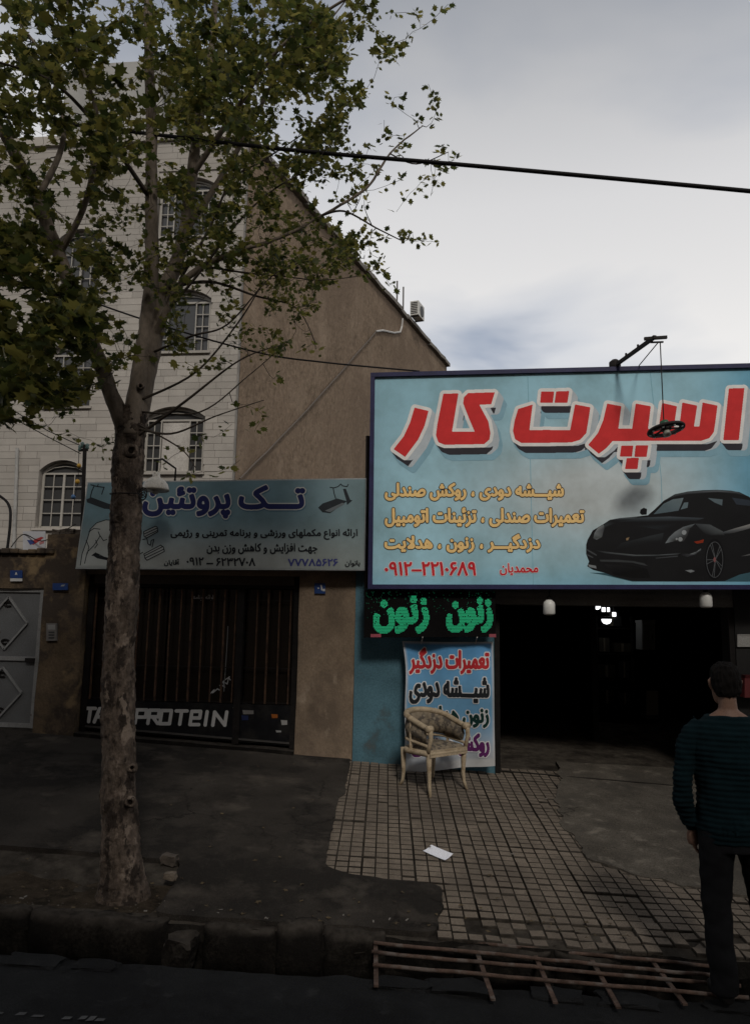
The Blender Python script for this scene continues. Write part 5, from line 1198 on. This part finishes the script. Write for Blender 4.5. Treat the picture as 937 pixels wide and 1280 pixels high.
# ================================================================== person at the right edge
def remesh(mb, name, vox, m, parent, smooth_it=6, post=None):
    o = mb.build('tmp_body', None, parent, fix=True)
    md = o.modifiers.new('r', 'REMESH'); md.mode = 'VOXEL'; md.voxel_size = vox; md.use_smooth_shade = True
    sm = o.modifiers.new('s', 'SMOOTH'); sm.iterations = smooth_it; sm.factor = .5
    bpy.context.view_layer.update(); dg = bpy.context.evaluated_depsgraph_get()
    me = bpy.data.meshes.new_from_object(o.evaluated_get(dg)); me.name = name
    old = o.data; bpy.data.objects.remove(o); bpy.data.meshes.remove(old)
    if post: post(me)
    me.materials.clear()
    return link(name, me, parent, m, True)
def loft(mb, secs, n=20):                                  # secs: (center Vector, rx, ry)
    b = len(mb.v)
    for c, rx, ry in secs:
        for j in range(n): a = 2*math.pi*j/n; mb.v.append((c[0]+rx*math.cos(a), c[1]+ry*math.sin(a), c[2]))
    for i in range(len(secs)-1):
        for j in range(n): p = b+i*n+j; q = b+i*n+(j+1) % n; mb.f.append((p, q, q+n, p+n))
    mb.f.append(tuple(b+j for j in range(n))[::-1]); mb.f.append(tuple(b+(len(secs)-1)*n+j for j in range(n)))
def build_person():
    O = Vector(P(919, 1100, 4.80)); O.z = .04
    pn = thing('person', 'person in teal ribbed sweater and black trousers standing with back turned at right edge', 'person', O)
    V = lambda x, y, z: O+Vector((x, y, z))
    SKIN = mat('skin', (.15, .085, .058), .6, .1, 20, .1, 80)
    HAIR = mat('hair', (.006, .005, .0045), .8, .3, 40, .6, 160, .08, stretch=(1, 1, .2))
    KNIT = MATS.get('knit') or mat('knit', (.0024, .0095, .0122), .97, .15, 10, .4, 160, .1)
    TRS = mat('trousers', (.005, .005, .006), .9, .2, 6, .3, 120, .15)
    SHOE = mat('shoe', (.010, .009, .009), .45, .2, 9)
    def tors(mb, g, z0=.86, z1=1.60):
        S = [(.84, .178, .124), (.92, .186, .130), (1.02, .182, .126), (1.12, .178, .122), (1.24, .192, .128), (1.36, .208, .130), (1.44, .212, .120), (1.50, .182, .100), (1.54, .120, .080), (1.575, .066, .062), (1.66, .058, .060)]
        loft(mb, [(V(0, .01*math.sin(z*3), z), rx+g, ry+g) for z, rx, ry in S if z0 <= z <= z1])
    arms = {s: [V(s*.150, 0, 1.475), V(s*.208, -.003, 1.435), V(s*.254, -.010, 1.32), V(s*.278, -.025, 1.17), V(s*.268, .0, 1.05), V(s*.236, .045, .94), V(s*.205, .075, .885)] for s in (-1, 1)}
    ar = [.058, .058, .052, .046, .042, .034, .029]
    legs = {-1: [V(-.088, 0, .93), V(-.10, .0, .80), V(-.108, .012, .50), V(-.105, -.005, .30), V(-.095, -.02, .09)], 1: [V(.088, 0, .93), V(.115, .01, .80), V(.155, .03, .50), V(.18, .03, .30), V(.20, .02, .09)]}
    lr = [.098, .088, .060, .055, .040]
    mb = MB(); tors(mb, -.012, .84, 1.70)
    for s in (-1, 1):
        mb.tube(arms[s], [r-.008 for r in ar], 14); mb.tube(legs[s], [r-.006 for r in lr], 14)
        a = legs[s][-1]; mb.tube([a+Vector((0, -.05, -.045)), a+Vector((0, .05, -.045)), a+Vector((s*.01, .13, -.06)), a+Vector((s*.015, .17, -.066))], [.03, .036, .034, .02], 10)
        # hand: palm, four fingers of different length and a thumb leaving the side
        w = arms[s][-1]; dn = Vector((-s*.10, .20, -1)).normalized(); side = Vector((0, 1, .2)).normalized(); nn = dn.cross(side).normalized()
        mb.tube([w, w+dn*.03, w+dn*.065, w+dn*.09], [.027, .033, .036, .030], 12)
        for k, ln in enumerate((.070, .078, .072, .056)):
            b0 = w+dn*.080+side*(.030-.020*k); cl = -nn*s
            mb.tube([b0, b0+dn*ln*.45+cl*.004, b0+dn*ln*.78+cl*.018, b0+dn*ln+cl*.034], [.0098, .0092, .0085, .007], 8)
        b0 = w+dn*.03+side*.028; mb.tube([b0, b0+side*.028+dn*.02, b0+side*.036+dn*.05-nn*s*.008, b0+side*.034+dn*.072-nn*s*.014], [.013, .011, .010, .008], 8)
    hc = V(0, .025, 1.725)
    loft(mb, [(hc+Vector((0, dy, z)), rx, ry) for z, rx, ry, dy in [(-.125, .035, .045, .03), (-.105, .055, .07, .018), (-.07, .066, .086, .008), (-.03, .073, .094, 0), (.02, .077, .098, -.004), (.06, .072, .092, -.006), (.09, .056, .073, -.008), (.108, .03, .04, -.008)]])
    mb.tube([hc+Vector((0, .093, .02)), hc+Vector((0, .108, -.015)), hc+Vector((0, .116, -.032)), hc+Vector((0, .095, -.042))], [.008, .011, .013, .009], 8)      # nose
    mb.tube([hc+Vector((-.024, .090, -.072)), hc+Vector((0, .100, -.070)), hc+Vector((.024, .090, -.072))], [.005, .009, .005], 6)                                    # lips
    for s in (-1, 1): mb.tube([hc+Vector((s*.074, .0, -.04)), hc+Vector((s*.084, -.006, -.015)), hc+Vector((s*.088, -.012, .012)), hc+Vector((s*.078, -.008, .028))], [.008, .012, .014, .008], 8)
    body = remesh(mb, 'body', .0075, SKIN, pn, 3)
    for s in (-1, 1):
        MB().lathe(hc+Vector((s*.031, .084, .005)), [(.002, -.010), (.009, -.006), (.011, 0), (.009, .006), (.002, .010)], 10).build('eye', plain('eye', (.35, .33, .3), .2), pn, True)
        MB().tube([hc+Vector((s*.016, .094, .028)), hc+Vector((s*.033, .091, .033)), hc+Vector((s*.050, .078, .027))], .005, 6).build('eyebrow', HAIR, pn)
    mb = MB(); loft(mb, [(hc+Vector((0, dy, z)), rx, ry) for z, rx, ry, dy in [(-.075, .058, .05, -.045), (-.05, .074, .062, -.040), (-.01, .083, .075, -.032), (.03, .086, .090, -.018), (.07, .080, .096, -.008), (.10, .062, .080, -.008), (.122, .03, .04, -.010)]])
    def strands(me):
        for v in me.vertices: v.co += v.normal*(.007*mnoise.noise(Vector((v.co.x*90, v.co.y*90, v.co.z*22)))+.005*mnoise.noise(v.co*30))
    remesh(mb, 'hair', .005, HAIR, pn, 2, strands)
    mb = MB(); tors(mb, .014, .84, 1.56)
    for s in (-1, 1): mb.tube(arms[s][:-1]+[arms[s][-1]+Vector((0, -.002, .012))], [.066, .064, .058, .055, .053, .047, .038], 16)
    def knit(me):                                           # horizontal ribs, folds at the elbow and a gathered hem
        for v in me.vertices:
            z = v.co.z; n_ = v.normal
            v.co += n_*(.0032*math.sin(z*2*math.pi/.030+.5*math.sin(v.co.x*6))+.016*mnoise.noise(Vector((v.co.x*6, v.co.y*6, v.co.z*9)))+.007*mnoise.noise(v.co*17))
    remesh(mb, 'sweater', .0075, KNIT, pn, 3, knit)
    mb = MB(); loft(mb, [(V(0, .0, z), rx, ry) for z, rx, ry in [(.80, .17, .125), (.86, .176, .126), (.93, .17, .12), (.98, .165, .115)]])
    for s in (-1, 1): mb.tube(legs[s]+[legs[s][-1]+Vector((0, 0, -.045))], [.104, .098, .079, .076, .074, .078], 16)
    def cloth(me):
        for v in me.vertices: v.co += v.normal*(.010*mnoise.noise(Vector((v.co.x*6, v.co.y*6, v.co.z*11)))+.005*mnoise.noise(v.co*22))
    remesh(mb, 'trousers', .010, TRS, pn, 3, cloth)
    for s in (-1, 1):
        a = legs[s][-1]; mb = MB(); mb.tube([a+Vector((0, -.065, -.052)), a+Vector((0, -.02, -.045)), a+Vector((0, .06, -.047)), a+Vector((s*.012, .14, -.060)), a+Vector((s*.016, .20, -.072))], [.032, .044, .046, .042, .022], 14)
        remesh(mb, 'shoe', .008, SHOE, pn, 2)
build_person()

# ================================================================== plane tree
LEAF = bpy.data.materials.new('leaf'); LEAF.use_nodes = True
def leaf_nodes():
    nt = LEAF.node_tree; N = nt.nodes; L = nt.links; N.clear(); out = N.new('ShaderNodeOutputMaterial')
    geo = N.new('ShaderNodeNewGeometry'); r = N.new('ShaderNodeValToRGB'); e = r.color_ramp.elements; e[0].color = (.020, .030, .010, 1); e[1].color = (.135, .126, .034, 1); e.new(.5).color = (.054, .062, .017, 1); L.new(geo.outputs['Random Per Island'], r.inputs[0])
    d = N.new('ShaderNodeBsdfPrincipled'); d.inputs['Roughness'].default_value = .55; d.inputs['Specular IOR Level'].default_value = .25; L.new(r.outputs[0], d.inputs['Base Color'])
    t = N.new('ShaderNodeBsdfTranslucent'); hs = N.new('ShaderNodeHueSaturation'); hs.inputs['Hue'].default_value = .485; hs.inputs['Value'].default_value = 2.7; hs.inputs['Saturation'].default_value = 1.05; L.new(r.outputs[0], hs.inputs['Color']); L.new(hs.outputs[0], t.inputs['Color'])
    mx = N.new('ShaderNodeMixShader'); mx.inputs[0].default_value = .5; L.new(d.outputs[0], mx.inputs[1]); L.new(t.outputs[0], mx.inputs[2]); L.new(mx.outputs[0], out.inputs[0])
leaf_nodes()
BARK = mat('bark', (.12, .092, .072), .92, .35, 9, 1, 22, .12, stain=(.034, .026, .021), stain_scale=11, stain_lo=.5, stain_hi=.57, stain2=(.21, .165, .13), s2scale=9, s2lo=.6, s2hi=.64, stretch=(1, 1, .55), bdist=.04, fine=.25)
BARK2 = mat('bark_limb', (.175, .142, .112), .9, .2, 6, .6, 30, .15, stain=(.10, .08, .063), stain_scale=7, stain_lo=.55, stain_hi=.66, stretch=(1, 1, .5))
TWIG = mat('twig', (.055, .043, .033), .9, .2, 20, 0)
def build_tree():
    TY = 5.40; base = Vector(P(154, 1118, TY))
    tr_ = thing('plane_tree', 'tall plane tree with forked mottled trunk and young green leaves at left', 'tree', base)
    def path(l): return [Vector(P(x, y, Y)) for x, y, Y, r in l], [r for *_, r in l]
    def smooth(pts, rad, n=6):
        out = []; ro = []
        for i in range(len(pts)-1):
            p0, p1, p2, p3 = pts[max(i-1, 0)], pts[i], pts[i+1], pts[min(i+2, len(pts)-1)]
            for k in range(n):
                t = k/n; out.append(.5*((2*p1)+(p2-p0)*t+(2*p0-5*p1+4*p2-p3)*t*t+(3*p1-p0-3*p2+p3)*t**3)); ro.append(rad[i]*(1-t)+rad[i+1]*t)
        out.append(pts[-1]); ro.append(rad[-1]); return out, ro
    trunk = [(154, 1150, TY, .215), (154, 1122, TY, .185), (153, 1095, TY, .150), (151, 1040, TY, .128), (149, 960, TY, .118), (148, 880, TY, .111), (151, 790, TY, .110), (155, 700, TY, .112), (158, 630, TY, .110), (161, 570, TY, .112), (164, 535, TY, .118), (167, 510, TY, .10)]
    pts, rad = smooth(*path(trunk), 24); mb = MB(); mb.tube(pts, rad, 64)
    tk = mb.build('trunk', BARK, tr_, True)
    for v in tk.data.vertices:
        w = v.co+base; n_ = v.normal; h = w.z
        v.co += n_*(.020*mnoise.noise(Vector((w.x*7, w.y*7, w.z*3)))+.012*mnoise.noise(Vector((w.x*18, w.y*18, w.z*9)))+.010*mnoise.noise(w*30)+.006*mnoise.noise(w*60)+.02*max(0, .45-h)*math.sin(math.atan2(n_.y, n_.x)*5+1))
    # knots and the branch hole
    def knot(px, py, r, deep=True):
        c = Vector(P(px, py, TY-.118)); ax = (Vector(CAM)-c).normalized(); ax.z *= .3; ax.normalize()
        q = MB().lathe(c-ax*.02, [(r*1.9, 0), (r*1.5, .022), (r*1.05, .032), (r*.75, .022), (r*.55, .0)], 16, ax, caps=False); k = q.build('knot', BARK, tr_, True); roughen(k, .008, 14, px)
        if deep: MB().lathe(c-ax*.015, [(r*.8, 0), (r*.6, .004), (.002, .005)], 14, ax).build('hollow', plain('hollow_dark', (.012, .009, .007), .9), k)
    knot(164, 563, .032); knot(176, 482, .016); knot(165, 960, .02); knot(163, 1003, .022); knot(148, 648, .02, False)
    mains = {
     'R': [(165, 540, TY, .098), (176, 490, TY+.02, .092), (190, 425, TY+.05, .082), (199, 372, TY+.08, .072)],
     'Ra': [(164, 545, TY-.04, .075), (172, 490, TY-.03, .070), (182, 420, TY, .062), (188, 365, TY, .056), (190, 310, TY-.02, .050), (189, 250, TY-.05, .046), (189, 150, TY-.1, .042), (186, 60, TY-.1, .036), (183, -40, TY-.1, .03), (180, -170, TY-.1, .02)],
     'Rb': [(197, 380, TY+.07, .064), (218, 335, TY+.12, .056), (231, 290, TY+.2, .05), (240, 220, TY+.3, .045), (252, 130, TY+.4, .038), (265, 60, TY+.5, .03), (272, -40, TY+.5, .022), (290, -140, TY+.5, .012)],
     'Rc': [(190, 430, TY+.05, .040), (206, 395, TY-.02, .030), (230, 350, TY-.1, .025), (285, 318, TY-.15, .019), (350, 298, TY-.1, .014), (400, 270, TY, .011), (457, 236, TY+.1, .011), (487, 192, TY+.2, .008), (527, 157, TY+.25, .005)],
     'Rd': [(231, 290, TY+.2, .03), (268, 235, TY+.3, .025), (310, 165, TY+.5, .02), (350, 90, TY+.6, .014), (400, 40, TY+.7, .008), (440, -10, TY+.7, .005)],
     'Re': [(240, 220, TY+.3, .025), (300, 130, TY+.1, .02), (350, 60, TY-.1, .014), (430, 0, TY-.2, .01), (520, -40, TY-.3, .006)],
     'L': [(158, 540, TY-.02, .066), (142, 500, TY-.10, .060), (120, 440, TY-.22, .054), (97, 380, TY-.34, .050), (74, 318, TY-.45, .047), (46, 250, TY-.55, .043), (10, 175, TY-.65, .038), (-40, 100, TY-.75, .03), (-90, 0, TY-.8, .02)],
     'La': [(74, 318, TY-.45, .025), (108, 250, TY-.6, .02), (122, 150, TY-.7, .015), (95, 60, TY-.8, .01), (80, -30, TY-.8, .006)],
     'Lb': [(97, 380, TY-.34, .02), (45, 360, TY-.6, .016), (-30, 340, TY-.9, .01)],
     'Lc': [(46, 250, TY-.55, .025), (80, 170, TY-.3, .02), (60, 80, TY-.1, .014), (20, 20, TY, .01), (-10, -60, TY, .006)],
     'Rt': [(189, 250, TY-.05, .02), (140, 180, TY-.4, .016), (70, 105, TY-.6, .012), (0, 78, TY-.8, .008)],
     'Ru': [(400, 270, TY, .010), (430, 264, TY-.05, .008), (470, 285, TY-.1, .006), (500, 300, TY-.1, .004)],
     'Rv': [(487, 192, TY+.2, .006), (520, 205, TY+.1, .005), (560, 190, TY+.1, .003)],
     't1': [(168, 548, TY-.05, .013), (230, 503, TY-.2, .010), (300, 450, TY-.3, .006), (355, 430, TY-.35, .003)],
     't2': [(170, 535, TY-.05, .010), (215, 542, TY-.2, .008), (270, 520, TY-.3, .005), (330, 500, TY-.3, .003)],
     't3': [(176, 500, TY-.05, .011), (245, 465, TY-.1, .008), (300, 400, TY-.2, .006), (330, 350, TY-.2, .004)],
     't4': [(172, 530, TY-.05, .008), (225, 560, TY-.25, .005), (245, 585, TY-.3, .003)],
     't6': [(192, 440, TY, .010), (240, 420, TY-.2, .008), (285, 405, TY-.25, .006), (340, 345, TY-.3, .004), (385, 325, TY-.3, .003)],
     't7': [(205, 395, TY, .012), (250, 340, TY-.15, .010), (300, 275, TY-.2, .008), (345, 235, TY-.2, .006), (400, 205, TY-.2, .003)],
     't8': [(225, 350, TY, .012), (262, 285, TY, .010), (290, 225, TY, .008), (330, 200, TY+.1, .006), (390, 160, TY+.1, .003)],
     't9': [(240, 330, TY-.1, .010), (300, 340, TY-.2, .008), (350, 345, TY-.2, .006), (400, 350, TY-.2, .004), (450, 345, TY-.15, .003)],
     't10': [(178, 515, TY-.05, .008), (250, 515, TY-.2, .006), (310, 470, TY-.25, .004), (345, 440, TY-.25, .003)],
     't5': [(212, 360, TY, .014), (262, 352, TY-.1, .011), (320, 370, TY-.1, .008), (370, 385, TY-.1, .005), (395, 430, TY-.1, .003)],
    }
    nodes = []; nr = []
    for nm, l in mains.items():
        pts, rad = smooth(*path(l), 7)
        o = MB().tube(pts, rad, 14 if rad[0] > .04 else 8).build('limb', BARK2 if rad[0] > .02 else TWIG, tr_, True)
        if rad[0] > .03: roughen(o, .010, 9, 1); roughen(o, .004, 30, 2)
        nodes += [p for p, r in zip(pts, rad) if r < .05]; nr += [r for r in rad if r < .05]
    # leaf clusters: regions of the crown (centre x, centre y, half width, half height, count, leaf size, depth centre, depth spread)
    R_ = random.Random(11)
    reg = [(40, 150, 110, 150, 85, .062, 4.75, .45), (40, 400, 75, 115, 100, .070, 4.55, .35), (115, 400, 55, 90, 30, .06, 4.9, .4), (30, 500, 60, 35, 20, .066, 4.6, .3), (130, 90, 150, 110, 110, .055, 5.0, .6), (290, 60, 125, 95, 210, .05, 5.6, .7), (300, 190, 100, 90, 150, .042, 5.6, .6), (250, 300, 100, 80, 75, .04, 5.4, .5),
           (390, 110, 60, 90, 75, .045, 5.7, .5), (410, 220, 45, 60, 26, .04, 5.6, .4), (450, 40, 55, 50, 26, .045, 5.3, .4), (355, 300, 90, 65, 70, .036, 5.4, .4), (160, -80, 300, 60, 120, .055, 5.2, .8), (-60, 250, 60, 300, 50, .065, 4.6, .5), (250, 410, 45, 55, 18, .036, 5.2, .3), (330, 390, 70, 60, 36, .034, 5.25, .25), (425, 325, 55, 35, 24, .036, 5.4, .3), (60, 300, 100, 100, 32, .055, 5.1, .5), (180, 250, 120, 120, 50, .045, 5.2, .6)]
    pts = []
    for cx, cy, hw, hh, n_, ls_, yc, ysd in reg:
        for k in range(int(n_*(3.2 if cx < 80 else 2.5 if cx < 200 else 2.8))):
            while True:
                a, b = R_.uniform(-1, 1), R_.uniform(-1, 1)
                if a*a+b*b < 1: break
            if R_.random() < .75 and mnoise.noise(Vector(((cx+a*hw)*.018, (cy+b*hh)*.018, 5))) < -.08: continue
            px, py = cx+a*hw, cy+b*hh
            if px > 395 and py > 255 and py < 275+.2*(px-395): continue
            pts.append((Vector(P(px, py, max(3.9, R_.gauss(yc, ysd)))), ls_*(1.12 if cx > 200 else 1.1)*R_.uniform(.6, 1.3), R_.randint(6, 11)))
    for px, py, k in [(497, 185, 5), (505, 170, 6), (523, 150, 8), (541, 120, 8), (545, 140, 7), (535, 105, 6), (555, 180, 7), (572, 192, 8), (560, 212, 7), (540, 205, 5), (520, 235, 6), (553, 232, 7), (538, 245, 6), (500, 225, 6), (480, 150, 6), (490, 130, 6), (505, 120, 6), (470, 210, 6), (465, 180, 6), (495, 265, 5), (500, 298, 6), (527, 300, 7), (545, 303, 6), (515, 290, 6), (483, 300, 6), (480, 345, 7), (490, 355, 6), (470, 330, 6), (455, 345, 5), (445, 310, 6), (440, 265, 6), (455, 250, 5), (560, 5, 7), (505, 60, 7), (515, 40, 7), (490, 75, 7), (520, 18, 6), (470, 20, 7), (395, 432, 4), (380, 440, 4), (300, 575, 4), (250, 590, 3), (205, 585, 3), (255, 545, 4), (235, 560, 4), (330, 520, 3), (318, 540, 4), (140, 545, 3), (135, 575, 4), (128, 560, 4), (60, 533, 5), (85, 540, 5), (100, 520, 5), (30, 520, 5), (345, 470, 3), (310, 505, 3), (290, 530, 3)]:
        pts.append((Vector(P(px, py, 5.4+R_.gauss(0, .2))), R_.uniform(.040, .056), k+3))
    arr = np.array([tuple(p) for p in nodes]); rr = list(nr)
    order = sorted(range(len(pts)), key=lambda i: float(np.min(np.linalg.norm(arr-np.array(pts[i][0]), axis=1))))
    tw = MB(); LV = []; LF = []
    cap = len(arr)+30*len(pts); buf = np.zeros((cap, 3)); buf[:len(arr)] = arr; cnt = len(arr)
    def leaf(p, size, nrm_, dirv):
        dirv = (dirv-nrm_*dirv.dot(nrm_)).normalized(); sd_ = nrm_.cross(dirv); b = len(LV)
        LV.append(tuple(p)); rim = [(.0, -.02), (.28, .10), (.30, .34), (.62, .42), (.34, .56), (.36, .86), (.16, .78), (.0, 1.15)]
        full = rim+[(-x, y) for x, y in rim[-2:0:-1]]
        cup = R_.uniform(-.18, .10)
        for x, y in full: q = p+(dirv*(y)+sd_*x*1.05)*size+nrm_*size*cup*(x*x+.4*y*y)*1.4; LV.append(tuple(q))
        n_ = len(full); c0 = b; LV[c0] = tuple(p+dirv*.42*size)
        for i in range(n_): LF.append((c0, b+1+i, b+1+(i+1) % n_))
    for i in order:
        tgt, ls_, k = pts[i]; d = buf[:cnt]-np.array(tgt); dist = np.linalg.norm(d, axis=1); cost = dist+.35*np.maximum(0, buf[:cnt, 2]-tgt.z)
        j = int(np.argmin(cost)); s = Vector(buf[j]); dv = tgt-s; Ld = dv.length
        if Ld > 1.6: continue
        n_ = max(3, int(Ld/.09)); bend = Vector((R_.gauss(0, .12), R_.gauss(0, .12), R_.gauss(-.05, .1)))*Ld; r0 = min(rr[j]*.75, .0045+.0035*min(Ld, 1)); pl = []
        for q in range(n_+1): t = q/n_; pl.append(s+dv*t+bend*math.sin(math.pi*t)+Vector((R_.gauss(0, .006), R_.gauss(0, .006), R_.gauss(0, .006)))*(0 < q < n_))
        rd = [max(.0016, r0*(1-.7*q/n_)) for q in range(n_+1)]; tw.tube(pl, rd, 4, False)
        for q in range(1, n_+1): buf[cnt] = pl[q]; rr.append(rd[q]); cnt += 1
        end = (pl[-1]-pl[-2]).normalized()
        for m_ in range(k):
            back = R_.random()**1.5*min(Ld, .28); u = pl[-1]-end*back; off = Vector((R_.gauss(0, 1), R_.gauss(0, 1), R_.gauss(.1, .8))).normalized(); dirv = (off+end*.6).normalized()
            p = u+off*R_.uniform(.008, .045); nrm_ = Vector((R_.gauss(0, .55), R_.gauss(0, .55), 1)).normalized()
            if R_.random() < .35: nrm_ = Vector((R_.gauss(0, 1), R_.gauss(0, 1), R_.gauss(0, 1))).normalized()
            if abs(nrm_.dot(dirv)) > .95: dirv = nrm_.orthogonal()
            leaf(p, ls_*R_.uniform(.55, 1.2), nrm_, dirv)
    tw.build('twigs', TWIG, tr_, kind='stuff', fix=False)
    q = MB(); q.v = LV; q.f = LF; q.build('crown', LEAF, tr_, kind='stuff', fix=False)
    # wire tied round the trunk
    c = Vector(P(159, 618, TY)); MB().tube([c+Vector((.122*math.cos(a), .122*math.sin(a), .01*math.sin(a))) for a in np.linspace(0, 6.283, 26)], .004, 5).build('binding_wire', CABLE, tr_)
    cc = Vector(P(178, 622, TY-.08)); MB().tube([cc+Vector((.03*math.cos(a), .012*math.sin(a*.7), .035*math.sin(a)+.002*a)) for a in np.linspace(0, 22, 60)], .0035, 5).build('wire_coil', CABLE, tr_)
    print('leaves', len(LF)//14, 'twig faces', len(tw.f))
build_tree()

# ================================================================== cables and small things in the air
def cable(name, l, r, m, lab, sub=10):
    ptsx = [Vector(P(x, y, Y)) for x, y, Y in l]; out = []
    for i in range(len(ptsx)-1):
        p0, p1, p2, p3 = ptsx[max(i-1, 0)], ptsx[i], ptsx[i+1], ptsx[min(i+2, len(ptsx)-1)]
        for k in range(sub): t = k/sub; out.append(.5*((2*p1)+(p2-p0)*t+(2*p0-5*p1+4*p2-p3)*t*t+(3*p1-p0-3*p2+p3)*t**3))
    out.append(ptsx[-1]); return tag(MB().tube(out, r, 8).build(name, m, None, True), lab, 'cable')
cable('power_cable', [(-700, 60, 5.5), (-200, 122, 5.5), (60, 152, 5.55), (340, 185, 5.0), (600, 208, 4.8), (937, 239, 4.7), (1300, 275, 4.6)], .0145, CABLE, 'thick black power cable stretched across the sky and tree')
cable('thin_cable', [(-160, 262, 7.4), (41, 348, 7.6), (178, 399, 7.9), (320, 440, 8.2), (406, 453, 8.5), (524, 464, 8.95)], .010, CABLE, 'thin black cable sagging from the tree to the billboard top')
cable('thin_cable', [(-150, 440, 9.2), (7, 518, 9.3), (60, 546, 9.35), (101, 567, 9.4)], .006, CABLE, 'thin wire reaching the iron pole, lower of two at left')
cable('thin_cable', [(-120, 430, 9.5), (37, 525, 9.45), (70, 543, 9.42), (101, 557, 9.4)], .006, CABLE, 'thin wire reaching the iron pole, upper of two at left')
cable('wire_bundle', [(-30, 605, 9.6), (0, 620, 9.55), (12, 633, 9.5), (13, 655, 9.45), (9, 690, 9.4)], .018, CABLE, 'short loop of black wires above the gate wall at left edge')
cable('thin_cable', [(14, 684, 9.3), (30, 668, 9.3), (55, 676, 9.2), (95, 655, 9.2)], .006, CABLE, 'loose thin wire lying over the poster and pier top')
pl = thing('iron_pole', 'thin black iron pole with insulators behind the end of the grey blue sign', 'pole', P(103, 660, 9.4))
MB().tube([P(103, 665, 9.4), P(104.5, 610, 9.4), P(106.5, 556, 9.4)], .026, 10).build('post', DARKM, pl)
MB().bar(P(99, 563, 9.4), P(110, 562, 9.4), .03, .03).build('crossarm', DARKM, pl)
for x_, y_ in ((100, 560), (103, 556), (109, 558)): MB().lathe(P(x_, y_+4, 9.4), [(.012, 0), (.03, .02), (.02, .04), (.03, .06), (.012, .08)], 10).build('insulator', plain('insulator', (.06, .10, .09), .3), pl, True)
bd = thing('bead_string', 'string of yellow and blue balls hanging beside the iron pole', 'ornament', P(95, 630, 9.45))
MB().tube([P(99, 560, 9.45), P(98, 600, 9.45), P(92, 634, 9.45)], .004, 5).build('cord', CABLE, bd)
for x_, y_, r_2, cl in ((99, 582, .03, (.42, .24, .03)), (97, 602, .034, (.42, .24, .03)), (92, 621, .032, (.05, .12, .25))): MB().lathe(P(x_, y_, 9.45), [(.004, -r_2), (r_2*.7, -r_2*.7), (r_2, 0), (r_2*.7, r_2*.7), (.004, r_2)], 10).build('ball', plain('ball%d' % y_, cl, .5), bd, True)
bpy.context.view_layer.update()
